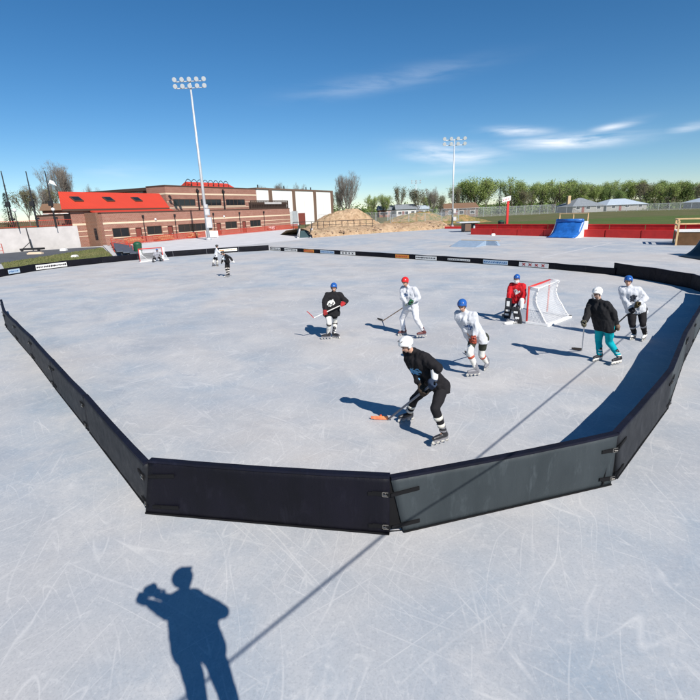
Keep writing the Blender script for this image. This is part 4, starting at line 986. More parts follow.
# ------------------------------------------------------------------ dirt bank and mounds
def bank():
    line = [(-5.1, 74.0), (-1, 77.0), (3.5, 80.0), (9.5, 83.6), (15, 85.6), (20.0, 91.8)]
    b = MB(); n = 170; prof = [(0, 0), (.25, .35), (1.2, .75), (2.6, 1.15), (4.2, 1.25), (7, 1.1), (12, .7), (16, -.1)]
    pts = []
    tot = [(V((*line[i + 1], 0)) - V((*line[i], 0))).length for i in range(len(line) - 1)]; T = sum(tot)
    for k in range(n + 1):
        s_ = T * k / n; i = 0
        while i < len(tot) - 1 and s_ > tot[i]: s_ -= tot[i]; i += 1
        a, c = V((*line[i], 0)), V((*line[i + 1], 0)); p = a + (c - a) * (s_ / tot[i]); d = (c - a).normalized(); pts.append((p, V((-.45, .9, 0)).normalized()))
    for k, (p, nv) in enumerate(pts):
        for o, z in prof:
            q = p + nv * o; zz = z * (1 + .25 * noise.noise(V((q.x * .35, q.y * .35, 2)))) + (.2 * noise.noise(q * 1.1) + .14 * noise.noise(q * 2.9) if 0 < z else 0); b.v.append(V((q.x, q.y, zz if z > 0 else z - .02)))
    m_ = len(prof)
    for k in range(n):
        for j in range(m_ - 1): b.f.append((k * m_ + j, (k + 1) * m_ + j, (k + 1) * m_ + j + 1, k * m_ + j + 1)); b.m.append(0)
    tag(b.build('dirt_bank', M['dirt'], smooth=True), kind='structure')
    rb = MB(); random.seed(8)
    for k in range(260):
        p, nv = random.choice(pts); o = random.uniform(.3, 4.4); q = p + nv * o + V((random.uniform(-.6, .6), 0, 0)); z = .45 + .22 * min(o, 3.4); r = random.uniform(.07, .24)
        rb.sph((q.x, q.y, z * .9), (r * random.uniform(.8, 1.5), r, r * .7), 6, 4, Matrix.Rotation(random.random() * 3, 3, 'Z'))
    tag(rb.build('rubble', M['rock']), 'scattered brown rubble over the face of the orange dirt bank', 'rubble', kind='stuff')
bank()
def mound(cx, cy, rx, ry, h, mt, name, seed, lobes=1):
    b = MB(); n, k = 96, 44
    for j in range(k + 1):
        for i in range(n):
            t = 2 * math.pi * i / n; r = j / k; x, y = cx + rx * r * math.cos(t), cy + ry * r * math.sin(t)
            z = h * (math.cos(r * math.pi) * .5 + .5) * (1 + .35 * noise.noise(V((x * .14 + seed, y * .14, 0)))) + .30 * noise.noise(V((x * .6, y * .6, seed))) * (1 - r) + .22 * noise.noise(V((x * 1.7, y * 1.7, seed))) * min(1, (1 - r) * 4) + .1 * noise.noise(V((x * 3.5, y * 3.5, seed))) * min(1, (1 - r) * 4); b.v.append(V((x, y, z - .08)))
    for j in range(k):
        for i in range(n): b.f.append((j * n + i, (j + 1) * n + i, (j + 1) * n + (i + 1) % n, j * n + (i + 1) % n)); b.m.append(0)
    tag(b.build(name, mt, smooth=True), kind='structure')
mound(-.3, 100, 11.5, 7, 4.0, M['dirt'], 'dirt_mound', 1)
mound(17.5, 118, 13, 8, 2.7, M['grassdirt'], 'grassy_mound', 5)
mound(27, 118, 10, 6, 1.9, M['grassdirt'], 'grassy_mound', 9)

# ------------------------------------------------------------------ chain link fences
def chainlink(p, q, h, zb, label, step=3.0, cell=.28, r=.012):
    p = V((*p, zb)); q = V((*q, zb)); L = (q - p).length; d = (q - p) / L
    t = thing('chain_link_fence', (p + q) / 2, label, 'fence', 'chain link fences')
    n = int(L / step)
    for k in range(n + 1): b = MB(); c = p + d * (L * k / n); b.tube(c, c + V((0, 0, h)), .05, .05, 6); b.build('post', M['steel'], t)
    b = MB(); b.bar(p + V((0, 0, h)), q + V((0, 0, h)), .05, .05); b.build('rail', M['steel'], t)
    b = MB(); k = 0; m_ = int((L + h) / cell)
    for k in range(-int(h / cell), int(L / cell)):
        for sg in (1, -1):
            x0 = k * cell; x1 = x0 + h; z0, z1 = (0, h) if sg > 0 else (h, 0)
            s0, s1 = max(x0, 0), min(x1, L)
            if s1 <= s0: continue
            za = z0 + (z1 - z0) * (s0 - x0) / h; zb_ = z0 + (z1 - z0) * (s1 - x0) / h
            a_, c_ = p + d * s0 + V((0, 0, za)), p + d * s1 + V((0, 0, zb_)); nrm = V((-d.y, d.x, 0)) * (r * .2 * sg)
            u_ = V((0, 0, r)); b.add([a_ - u_ + nrm, c_ - u_ + nrm, c_ + u_ + nrm, a_ + u_ + nrm], [(0, 1, 2, 3)])
    b.build('wire_mesh', M['steel'], t, recalc=False)
chainlink((-6, 112), (10, 106), 3.2, -.05, 'tall chain link fence behind the orange dirt mound')
chainlink((10.4, 106), (24, 102.5), 1.6, 1.0, 'low chain link fence on the dirt bank between the mounds', r=.016)
chainlink((13, 150), (71.5, 165), 3.0, 0.15, 'long chain link fence behind the floodlight pole', cell=.4, r=.02)
chainlink((72, 165), (160, 140), 2.2, .15, 'chain link fence along the back of the grass field', cell=.4, r=.02)

# ------------------------------------------------------------------ red boards at the skate park
RA, RB = V((17.6, 67.5, 0)), V((35.4, 44.3, 0)); rd = (RB - RA).normalized(); rn = V((-rd.y, rd.x, 0)) * 1
if rn.y < 0: rn = -rn
RL = (RB - RA).length
t = thing('red_barrier', (RA + RB) / 2, 'long low red painted barrier along the edge of the skate park', 'barrier')
n = 8
for k in range(n):
    a, c = RA + rd * (RL * k / n + .04), RA + rd * (RL * (k + 1) / n - .04)
    b = MB(); b.bar(a + V((0, 0, .42)), c + V((0, 0, .42)), .10, .84); b.build('front_panel', M['redpaint'], t)
    b = MB(); b.bar(a + rn * .9 + V((0, 0, .66)), c + rn * .9 + V((0, 0, .66)), .08, 1.32); b.build('rear_panel', M['redpaint_dark'], t)
    if k in (5, 6, 7):
        b = MB(); p = a - rn * .0; b.extrude([p - rn * .06 + V((0, 0, .02)), p + rn * .9 + V((0, 0, .02)), p + rn * .9 + V((0, 0, .8)), p - rn * .06 + V((0, 0, .8))], rd * .12); b.build('brace', M['redpaint_dark'], t)
b = MB(); b.bar(RA + rn * .45 + V((0, 0, .80)), RB + rn * .45 + V((0, 0, .80)), .78, .04); b.build('shelf', M['redpaint'], t)
b = MB(); b.bar(RA + rn * .9 + V((0, 0, 1.35)), RB + rn * .9 + V((0, 0, 1.35)), .16, .06); b.build('top_rail', M['redpaint'], t)
# low red kerb with dark rail left of it, by the light pole
t = thing('red_kerb', (19.6, 86, 0), 'short low red kerb beside the floodlight pole', 'kerb')
b = MB(); b.bar((18.2, 88.0, .2), (21.6, 84.6, .2), .3, .4); b.build('kerb', M['redpaint'], t)
b = MB(); b.bar((18.2, 88.3, .55), (21.6, 84.9, .55), .07, .07); b.build('rail', M['redpaint_dark'], t)
# curved ramp with blue tarp
def quarter(name, o, yaw, W, Ht, Rd, label, face, side, bulge=False):
    """ramp: front edge at origin along +x (width), rising towards +y with a concave curve"""
    t = thing(name, o, label, 'skate ramp'); Mx = Matrix.Translation(o) @ Matrix.Rotation(yaw, 4, 'Z')
    prof = [(Rd * math.sin(a), Ht * (1 - math.cos(a)) / (1 - math.cos(R(78)))) for a in [R(78) * k / 14 for k in range(15)]]
    for x0, x1 in ((0, .08), (W - .08, W)):
        b = MB(); P = [Mx @ V((x0, y_, z_)) for y_, z_ in prof] + [Mx @ V((x0, prof[-1][0] + .9, Ht)), Mx @ V((x0, prof[-1][0] + .9, 0))]
        b.extrude(P, (Mx.to_3x3() @ V((x1 - x0, 0, 0)))); b.build('side_panel', side, t)
    b = MB(); nx = 10
    for i in range(nx + 1):
        for j, (y_, z_) in enumerate(prof):
            x_ = .085 + (W - .17) * i / nx; bz = 0
            if bulge: bz = .20 * abs(math.sin(j / 14 * math.pi * 2.0)) ** .6 * math.sin(i / nx * math.pi) ** .4 + .05 * noise.noise(V((x_ * 1.5, j * .45, 3)))
            b.v.append(Mx @ V((x_, y_ - bz * .6, z_ + .02 + bz)))
    m_ = len(prof)
    for i in range(nx):
        for j in range(m_ - 1): b.f.append((i * m_ + j, (i + 1) * m_ + j, (i + 1) * m_ + j + 1, i * m_ + j + 1)); b.m.append(0)
    so_ = b.build('riding_surface', face, t, smooth=True); md = so_.modifiers.new('s', 'SOLIDIFY'); md.thickness = .03
    b = MB(); b.box(.085, W - .085, prof[-1][0], prof[-1][0] + .9, Ht - .06, Ht, Mx); b.build('deck', side, t)
    b = MB(); b.box(.085, W - .085, prof[-1][0] + .82, prof[-1][0] + .88, 0, Ht - .065, Mx); b.build('back_panel', side, t)
    return t, Mx, prof
bt, Mx, prof = quarter('blue_ramp', V((23.4, 56.0, 0)), R(-50), 3.4, 1.75, 2.2, 'curved white sided ramp covered with a bulging blue tarp, before the red barrier', M['bluetarp'], M['whitepaint'], True)
b = MB()
yb = prof[-1][0] + .8
for x_ in (.05, 1.7, 3.35): b.bar(Mx @ V((x_, yb, 1.7)), Mx @ V((x_, yb, 2.62)), .09, .09, (1, 0, 0))
b.bar(Mx @ V((0, yb, 2.62)), Mx @ V((3.4, yb, 2.62)), .1, .1); b.build('deck_railing', M['wood'], bt)
# tarp bolster folded over the top
b = MB(); b.caps(Mx @ V((.25, 2.1, 1.84)), Mx @ V((3.15, 2.1, 1.84)), .2, .2, 12); b.build('rolled_tarp', M['bluetarp'], bt, True)
# lumber platform at the right edge
t = thing('wooden_platform', (29, 40.6, 0), 'brown plywood platform with a raw lumber railing at the right edge', 'platform')
px = V((28.4, 41.0, 0)); dx = V((.86, -.5, 0)).normalized(); dy = V((.5, .86, 0)).normalized(); 
def PB(s0, s1, o0, o1, z0, z1, b):
    vs = [px + dx * s + dy * o + V((0, 0, z)) for z in (z0, z1) for o in (o0, o1) for s in (s0, s1)]
    b.add(vs, [(0, 2, 3, 1), (4, 5, 7, 6), (0, 1, 5, 4), (2, 6, 7, 3), (0, 4, 6, 2), (1, 3, 7, 5)])
b = MB(); PB(.16, 4.2, .05, 2.6, .02, 1.12, b); b.build('base', M['ply'], t)
b = MB(); PB(.0, 4.3, -.02, 2.7, 1.12, 1.22, b); b.build('deck', M['whitepaint'], t)
for s_ in (.0, 2.0, 4.1):
    for o_ in ((-.12, 2.72) if s_ else (-.12, 2.72)):
        b = MB(); PB(s_, s_ + .14, o_, o_ + .1, 0, 2.05, b); b.build('post', M['wood'], t)
for z in (2.05, 1.62):
    b = MB(); PB(-.05, 4.3, 2.72, 2.82, z, z + .12, b); PB(-.02, .1, -.02, 2.7, z, z + .12, b); b.build('rail', M['wood'], t)
b = MB()
for k in range(6): PB(2.1, 4.4, 3.2 + k * .0, 3.3, 1.3 + k * .22, 1.42 + k * .22, b)
b.build('slatted_back', M['wood'], t)
# black surfaced quarter pipe, concave face to the left
M['blackply'] = mat('black_ramp_surface', (.012, .016, .016), .4, .5, var=.3)
qt, Mq, pq = quarter('quarter_pipe', V((23.2, 33.0, 0)), R(-94), 3.0, 1.75, 1.5, 'black surfaced quarter pipe with white sides at the right edge', M['blackply'], M['whitepaint'])
b = MB()
for k in range(14):
    y_, z_ = pq[k]; y2, z2 = pq[k + 1]; b.bar(Mq @ V((3.04, y_, z_ + .03)), Mq @ V((3.04, y2, z2 + .03)), .05, .06)
b.build('green_edge', M['brightgreen'], qt)
# pale blue funbox
t = thing('fun_box', (12.5, 48, 0), 'low pale blue ramp box standing alone between the rink and the red barrier', 'skate ramp')
b = MB(); a0, a1 = V((10.5, 48.3, 0)), V((12.6, 46.4, 0)); ax = (a1 - a0).normalized(); ay = V((-ax.y, ax.x, 0)); W = (a1 - a0).length
b.extrude([a0, a0 + ay * 2.0 + V((0, 0, .48)), a0 + ay * 3.0 + V((0, 0, .48)), a0 + ay * 3.0], ax * W); b.build('ramp', M['bluepaint'], t)
b = MB(); b.extrude([a1 + ax * .01 + ay * 2.3 + V((0, 0, .47)), a1 + ax * .9 + ay * 2.3 + V((0, 0, .42)), a1 + ax * 1.3 + ay * 2.3, a1 + ax * .01 + ay * 2.3], ay * .5); b.build('side_wing', M['bluepaint'], t)
b = MB(); b.bar(a0 + ay * 2.4 + V((0, 0, .5)), a1 + ax * 1.4 + ay * 2.4 + V((0, 0, .5)), .12, .05); b.build('coping', M['wood'], t)
b = MB(); b.extrude([a0 - ax * .01, a0 - ax * .01 + ay * 2.4 + V((0, 0, .47)), a0 - ax * .01 + ay * 2.4], -ax * .06); b.build('side_wing', M['ply'], t)
# grey cabinets / table by the light pole
x, y = 18.4, 75.5
t = thing('utility_shelter', (x, y, 0), 'dark grey utility cabinet with a wide pale counter top, left of the red barrier', 'cabinet')
b = MB(); b.box(x, x + 1.1, y - 1, y + 1, 0, 1.35); b.build('cabinet', M['black'], t); b = MB(); b.box(x + 1.4, x + 2.2, y - .6, y + 1, 0, 1.2); b.build('cabinet', M['black'], t)
b = MB(); b.box(x - .8, x + 2.3, y - 1.2, y + 1.2, 1.36, 1.52); b.build('counter_top', M['steel'], t)
b = MB(); b.box(x + .1, x + 1.0, y - 1.03, y - 1, .15, 1.2); b.build('cabinet_door', M['pilaster'], t)
b = MB(); b.box(x + 1.5, x + 2.1, y - .64, y - .6, .1, 1.0); b.build('cabinet_door', M['steel'], t)
# sign board on a red post and dark bin beside it
x, y = 22.1, 66.0
t = thing('sign_post', (x, y, 0), 'red post carrying a white lettered board behind the red barrier', 'sign')
b = MB(); b.box(x - .14, x + .14, y - .14, y + .14, 0, 4.75); b.build('post', M['redpaint'], t)
b = MB(); P = [V((x - .85, y - .2, 4.15)), V((x + .3, y - .2, 4.4)), V((x + .3, y - .2, 5.0)), V((x - .85, y - .2, 4.75))]; b.extrude(P, (0, .06, 0)); pn = b.build('board', M['whitepaint'], t)
b = MB()
for k, h_ in enumerate((.16, .12, .18, .14)):
    p = V((x - .68 + k * .22, y - .215, 4.44 + k * .05)); b.bar(p - V((0, 0, h_)) * .6, p + V((0, 0, h_)) * .6, .08, .01, (0, 1, 0))
b.build('lettering', M['inkred'], pn)
x, y = 21.4, 66.3
t = thing('litter_bin', (x, y, 0), 'tall dark bin standing left of the red sign post', 'bin'); b = MB(); b.tube((x, y, 0), (x, y, 1.65), .36, .42, 12); b.build('body', M['black'], t); b = MB(); b.sph((x, y, 1.65), (.45, .45, .2), 12, 6); b.build('lid', M['green'], t)
# small white puck box near barrier
b = MB(); b.box(19.3, 19.75, 63.3, 63.6, 0, .22); b.box(19.35, 19.7, 63.35, 63.55, .22, .26); tag(b.build('small_box', M['whitepaint']), 'small white box on the concrete before the red barrier', 'box')

# ------------------------------------------------------------------ trees
def branch(b, p, d, L, r, depth, rk, tips, spread=.55, up=.15, n=5, nb=(2, 4)):
    segs = 3 if depth > 1 else 2; q = V(p); dd = V(d)
    for k in range(segs):
        e = q + dd * (L / segs); b.tube(q, e, r * (1 - .25 * k / segs), r * (1 - .25 * (k + 1) / segs), n, False); q = e
        dd = (dd + V((rk.uniform(-.14, .14), rk.uniform(-.14, .14), rk.uniform(-.05, .12)))).normalized()
        if depth > 0 and k < segs - 1 and rk.random() < .8:
            s_ = V((rk.uniform(-1, 1), rk.uniform(-1, 1), rk.uniform(-.1, .6))).normalized(); branch(b, q, (dd + s_ * spread * 1.5).normalized(), L * rk.uniform(.5, .7), r * .5, depth - 1, rk, tips, spread, up, 4, nb)
    if depth == 0: tips.append(q); return
    for k in range(rk.randint(*nb)):
        s_ = V((rk.uniform(-1, 1), rk.uniform(-1, 1), rk.uniform(-.3, .8))).normalized(); nd = (dd + s_ * spread + V((0, 0, up))).normalized()
        branch(b, q, nd, L * rk.uniform(.6, .82), r * .58, depth - 1, rk, tips, spread, up, 4, nb)
def leaves(b, tips, rk, per, size, cl):
    for t in tips:
        for k in range(per):
            c = t + V((rk.gauss(0, cl), rk.gauss(0, cl), rk.gauss(0, cl * .75))); a = V((rk.uniform(-1, 1), rk.uniform(-1, 1), rk.uniform(-1, 1))).normalized(); e = a.orthogonal().normalized(); e = Matrix.Rotation(rk.random() * 6.3, 3, a) @ e; f = a.cross(e); s_ = size * rk.uniform(.6, 1.3)
            b.add([c - e * s_ * .5, c + f * s_ * .32, c + e * s_ * .5, c - f * s_ * .32], [(0, 1, 2, 3)])
def make_tree(name, seed, h, leafm, depth=3, per=14, size=.34, cl=.5, label='', group=None, bark='bark', trunk=.22, up=.2, spread=.6):
    rk = random.Random(seed); t = thing(name, (0, 0, 0), label, 'tree', group)
    b = MB(); tips = []; tl_ = h * trunk; b.tube((0, 0, -.3), (0, 0, tl_), h * .028, h * .02, 8)
    for k in range(4):
        a = 6.28 * k / 4 + rk.uniform(-.4, .4); d = V((math.cos(a) * .55, math.sin(a) * .55, 1)).normalized(); branch(b, V((0, 0, tl_ * rk.uniform(.8, 1.0))), d, h * .27, h * .013, depth, rk, tips, spread, up)
    top = max(x.z for x in tips); k = h / top
    b.v = [V((v.x * k, v.y * k, v.z * k if v.z > 0 else v.z)) for v in b.v]; tips = [x * k for x in tips]
    b.build('trunk', M[bark], t, recalc=False)
    if leafm:
        lb = MB(); rk.shuffle(tips); leaves(lb, tips, rk, per, size, cl); lb.build('crown', M[leafm], t, recalc=False)
    else:
        lb = MB()
        for x in tips:
            for j in range(3): d = V((rk.uniform(-1, 1), rk.uniform(-1, 1), rk.uniform(-.2, 1.2))).normalized(); q = x + d * h * .06; lb.tube(x, q, h * .0009, h * .0005, 3, False)
        lb.build('twigs', M[bark], t, recalc=False)
    return t
def conifer(seed, h, label, group=None):
    rk = random.Random(seed); t = thing('conifer', (0, 0, 0), label, 'tree', group); b = MB(); b.tube((0, 0, -.3), (0, 0, h * .95), h * .025, .03, 6); b.build('trunk', M['bark'], t)
    lb = MB(); n = int(34 * h / 6)
    for k in range(n * 26):
        z = h * (.06 + .94 * rk.random() ** 1.3); rr = (1 - z / h) * h * .24 * (0.75 + .35 * math.sin(z * 4.5 + rk.random())) + .08; a = rk.random() * 6.283; r = rr * math.sqrt(rk.uniform(.15, 1)); c = V((r * math.cos(a), r * math.sin(a), z - r * .25)); d = V((math.cos(a), math.sin(a), -.3)).normalized(); e = V((-math.sin(a), math.cos(a), rk.uniform(-.4, .4))); s_ = .22 * rk.uniform(.7, 1.4)
        lb.add([c - e * s_ * .4, c + d * s_, c + e * s_ * .4, c - d * s_ * .3], [(0, 1, 2, 3)])
    lb.build('crown', M['leaf_dark'], t, recalc=False); return t
kinds = {
 'light': make_tree('leafy_tree', 1, 9.5, 'leaf_light', label='x', per=30, size=.30, cl=.6, trunk=.14),
 'light2': make_tree('leafy_tree', 12, 9.0, 'leaf_light', label='x', per=24, size=.28, cl=.55, trunk=.10),
 'mid': make_tree('leafy_tree', 3, 9.0, 'leaf_mid', label='x', per=32, size=.30, cl=.7, trunk=.10),
 'tan': make_tree('budding_tree', 4, 8.5, 'leaf_tan', label='x', per=9, size=.3, cl=.55, bark='barkgrey'),
 'red': make_tree('purple_tree', 9, 6, 'leaf_red', label='x', per=14, size=.34, cl=.5),
 'bare': make_tree('bare_tree', 6, 9.5, None, label='x', depth=4, bark='barkgrey', trunk=.16, spread=.55),
 'bare2': make_tree('bare_tree', 16, 9.5, None, label='x', depth=4, bark='barkgrey', trunk=.12, spread=.6),
 'con': conifer(7, 8, 'x'), }
used = set()
def plant(kind, x, y, zb, h, lb, wid=1.0, rot=0.0):
    src = kinds[kind]; base_h = {'light': 9.5, 'light2': 9, 'mid': 9, 'tan': 8.5, 'red': 6, 'bare': 9.5, 'bare2': 9.5, 'con': 8}[kind]
    o = src if kind not in used else copy_tree(src); used.add(kind)
    s_ = h / base_h; o.location = (x, y, zb); o.rotation_euler = (0, 0, rot); o.scale = (s_ * wid, s_ * wid, s_)
    o['label'] = lb; o['group'] = 'trees beyond the rink'; return o
for i, a in enumerate(TREES): plant(*a, rot=i * 1.3)
kinds_unused = [k for k in kinds if k not in used]
for k in kinds_unused:
    for c in kids(kinds[k]): bpy.data.objects.remove(c)
    bpy.data.objects.remove(kinds[k])
# shrubs at the foot of the far trees, one loose belt
b = MB(); rk = random.Random(5)
for k in range(460):
    x = rk.uniform(34, 200); y = 200 - x * .18 + rk.uniform(-8, 25); h = rk.uniform(1.6, 4.4)
    for j in range(26):
        c = V((x + rk.gauss(0, 1.3), y + rk.gauss(0, 1.3), .2 + abs(rk.gauss(0, h * .5)))); a = V((rk.uniform(-1, 1), rk.uniform(-1, 1), rk.uniform(-1, 1))).normalized(); e = a.orthogonal(); f = a.cross(e); s_ = rk.uniform(.3, .6)
        b.add([c - e * s_ * .5, c + f * s_ * .35, c + e * s_ * .5, c - f * s_ * .35], [(0, 1, 2, 3)])
tag(b.build('hedgerow', M['leaf_mid'], recalc=False), 'loose belt of brownish scrub under the far trees', 'scrub', kind='stuff')
b = MB()
for k in range(900):
    x = rk.uniform(-60, 130); y = 262 + rk.uniform(0, 60); h = rk.uniform(2, 5)
    for j in range(14):
        c = V((x + rk.gauss(0, 2.2), y, 1 + abs(rk.gauss(0, h * .55)))); a = V((rk.uniform(-1, 1), rk.uniform(-1, 1), rk.uniform(-1, 1))).normalized(); e = a.orthogonal(); f = a.cross(e); s_ = rk.uniform(.5, 1.1)
        b.add([c - e * s_ * .5, c + f * s_ * .35, c + e * s_ * .5, c - f * s_ * .35], [(0, 1, 2, 3)])
tag(b.build('far_wood', M['leaf_mid'], recalc=False), 'distant band of low woodland on the horizon', 'wood', kind='stuff')

# ------------------------------------------------------------------ houses
def house(x, y, zb, w_, d_, hw, hr, yaw, label, wallm, roofm, hip=True, chimney=None, nwin=3, group='houses beyond the field'):
    t = thing('house', (x, y, zb), label, 'house', group); X = Matrix.Translation((x, y, zb)) @ Matrix.Rotation(yaw, 4, 'Z')
    b = MB(); b.box(-w_ / 2, w_ / 2, -d_ / 2, d_ / 2, -.5, hw, X); b.build('wall', M[wallm], t)
    o = .5; i = d_ / 2 if hip else -.3
    P = [(-w_ / 2 - o, -d_ / 2 - o, hw), (w_ / 2 + o, -d_ / 2 - o, hw), (w_ / 2 + o, d_ / 2 + o, hw), (-w_ / 2 - o, d_ / 2 + o, hw), (-w_ / 2 + i, 0, hw + hr), (w_ / 2 - i, 0, hw + hr)]
    b = MB(); b.add([X @ V(p) for p in P], [(0, 1, 5, 4), (2, 3, 4, 5), (1, 2, 5), (3, 0, 4), (3, 2, 1, 0)]); r = b.build('roof', M[roofm], t)
    if chimney is not None:
        b = MB(); b.box(chimney - .5, chimney + .5, -.5, .5, hw, hw + hr + .9, X); b.build('chimney', M['tanbrick'], r)
    for k in range(nwin):
        q = -w_ / 2 + w_ * (k + .5) / nwin; f = MB(); f.box(q - .8, q + .8, -d_ / 2 - .06, -d_ / 2 - .005, .9, 2.1, X); fo = f.build('window', M['whitepaint'], t)
        f = MB(); f.box(q - .7, q + .7, -d_ / 2 - .09, -d_ / 2 - .062, 1.0, 2.0, X); f.build('pane', M['window'], fo)
    b = MB(); q = w_ * .5 / nwin * .0 + w_ / nwin * .5 - w_ / 2 + w_ / nwin * .5; b.box(q - .45, q + .45, -d_ / 2 - .07, -d_ / 2 - .004, 0, 2.05, X); b.build('door', M['door'], t)
    return t
for a in HOUSES: house(*a)
# ------------------------------------------------------------------ goals
M['net'] = mat('white_net_cord', (.82, .82, .82), .8, .2)
def goal(near, far, backn, backf, H_, label, depth_top=.35, cell=.06, r=.0038, pads=True):
    near, far, backn, backf = (V((*p, 0)) for p in (near, far, backn, backf))
    t = thing('hockey_goal', (near + far) / 2, label, 'goal', 'hockey goals'); up = V((0, 0, H_))
    bd = ((backn - near) + (backf - far)).normalized(); tn, tf = near + up + bd * depth_top, far + up + bd * depth_top
    for p in (near, far):
        b = MB(); b.tube(p, p + up, .032, .032, 10); b.build('post', M['redpaint'], t, True)
    b = MB(); b.tube(near + up, far + up, .034, .034, 10); b.sph(near + up, .034, 8, 6); b.sph(far + up, .034, 8, 6); b.build('crossbar', M['redpaint'], t, True)
    def curve(top, back, n=9):
        pts = []
        for k in range(n + 1):
            s_ = k / n; z = H_ * (1 - s_); f = s_ ** 2.6; g_ = -.10 * math.sin(math.pi * min(1, s_ * 1.5)) * (1 if s_ < .67 else 0)
            pts.append(V((top.x, top.y, 0)).lerp(back, f) + bd * g_ + V((0, 0, z)))
        return pts
    cn, cf = curve(tn, backn), curve(tf, backf)
    b = MB(); b.path([near + up, tn], .024, 8); b.path([far + up, tf], .024, 8); b.path([tn, tf], .024, 8); b.path(cn, .024, 8); b.path(cf, .024, 8); b.build('back_frame', M['whitepaint'], t, True)
    b = MB()
    for p, q in ((near, backn), (backn, backf), (backf, far)):
        b.bar(p + V((0, 0, .045)), q + V((0, 0, .045)), .12, .075); b.tube(p, p + V((0, 0, .083)), .06, .06, 10)
    b.tube(backf, backf + V((0, 0, .083)), .06, .06, 10); b.build('base_frame', M['whitepaint'], t)
    b = MB()
    def surf(A, B):   # two polylines -> net
        n = len(A) - 1
        def pt(u, v):
            i = min(n - 1, int(v * n)); f = v * n - i; a = A[i].lerp(A[i + 1], f); c = B[i].lerp(B[i + 1], f); q = a.lerp(c, u); return q + V((0, 0, -.02 * math.sin(u * math.pi)))
        La = sum((A[i + 1] - A[i]).length for i in range(n)); W = max((A[0] - B[0]).length, (A[-1] - B[-1]).length, .05); nu, nv = max(1, int(W / cell)), max(1, int(La / cell))
        for i in range(nu + 1):
            for j in range(0, nv): b.tube(pt(i / nu, j / nv), pt(i / nu, (j + 1) / nv), r, r, 3, False)
        for j in range(nv + 1):
            for i in range(0, nu, 1): b.tube(pt(i / nu, j / nv), pt((i + 1) / nu, j / nv), r, r, 3, False)
    surf(cn, cf); surf([near + up, tn], [far + up, tf])
    post = lambda p: [p + V((0, 0, H_ * (1 - k / 9))) for k in range(10)]
    surf(post(near), cn); surf(post(far), cf)
    b.build('net', M['net'], t)
    b = MB(); c = (near + far) / 2 + up + bd * .02 ; b.tube(near + up * .97 + bd * .03, far + up * .97 + bd * .03, .012, .012, 6); b.build('lacing', M['redpaint'], t)
    return t
goal((6.08, 15.54), (7.36, 16.93), (6.62, 15.05), (7.86, 16.14), 1.25, 'white netted hockey goal with red posts beside the red jersey goalkeeper')
goal((-18.9, 43.5), (-17.2, 44.6), (-18.4, 44.5), (-17.0, 45.4), 1.2, 'small looking far goal in front of the far left boards', cell=.12, r=.01)

# ------------------------------------------------------------------ people
def cloth(name, col, rough=.85, var=.06, emblem=None):
    """emblem: (centre xyz local, radius, colour, distortion scale)"""
    g = TG(name); x = g.mix(g.rng(g.noise(7, 4), .35, .65), tuple(c * (1 - var) for c in col), tuple(min(1, c * (1 + var)) for c in col))
    if emblem:
        c, r_, ec, sc, r2 = emblem
        mp = g.mp(loc=(-c[0], -c[1], -c[2])); vl = g.t.nodes.new('ShaderNodeVectorMath'); vl.operation = 'LENGTH'; g.link(mp, vl.inputs[0])
        nn = g.noise(sc, 2, .5); d = g.math('ADD', vl.outputs['Value'], g.math('MULTIPLY', g.math('SUBTRACT', nn, .5), r_ * 2.6))
        x = g.mix(g.math('LESS_THAN', d, r_), x, ec); x = g.mix(g.math('MULTIPLY', g.math('LESS_THAN', d, r_ * .8), g.math('LESS_THAN', g.noise(sc * 1.5, 1), r2)), x, tuple(k * .12 for k in ec))
    g.bump(g.noise(16, 4, .6, .5), .5, .02); return g.done(x, rough, .2)
M['skin'] = mat('skin', (.52, .30, .21), .55, .35, var=.06, vscale=6)
M['hair'] = mat('dark_hair', (.035, .022, .015), .7, .3)
M['eye'] = mat('eye_dark', (.02, .015, .012), .3, .5)
M['lip'] = mat('lips', (.36, .14, .11), .5, .3)
M['skate_black'] = mat('black_skate_plastic', (.022, .022, .026), .4, .5)
M['skate_grey'] = mat('grey_skate_plastic', (.20, .20, .22), .45, .4)
M['skate_maroon'] = mat('maroon_skate_boot', (.11, .03, .03), .5, .4)
M['wheel'] = mat('pale_wheel', (.55, .54, .50), .5, .4)
M['plastic_white'] = mat('white_helmet', (.80, .79, .76), .28, .5)
M['plastic_blue'] = mat('blue_helmet', (.02, .10, .36), .28, .5)
M['plastic_red'] = mat('red_helmet', (.66, .02, .018), .28, .5)
M['plastic_black'] = mat('black_helmet', (.02, .02, .02), .3, .5)
M['visor'] = mat('dark_cage', (.05, .05, .055), .4, .5, metal=.4)
M['stick_white'] = mat('white_stick', (.72, .70, .66), .5, .4)
M['stick_wood'] = mat('wooden_stick', (.42, .24, .12), .5, .4)
M['stick_dark'] = mat('dark_stick', (.035, .028, .025), .5, .4)
M['blade_orange'] = mat('orange_blade', (.70, .33, .14), .6, .3, col2=(.62, .10, .06), vscale=6)
M['tape_black'] = mat('black_tape', (.03, .03, .03), .9, .2)
M['blade_red'] = mat('red_blade', (.45, .05, .04), .6, .3)

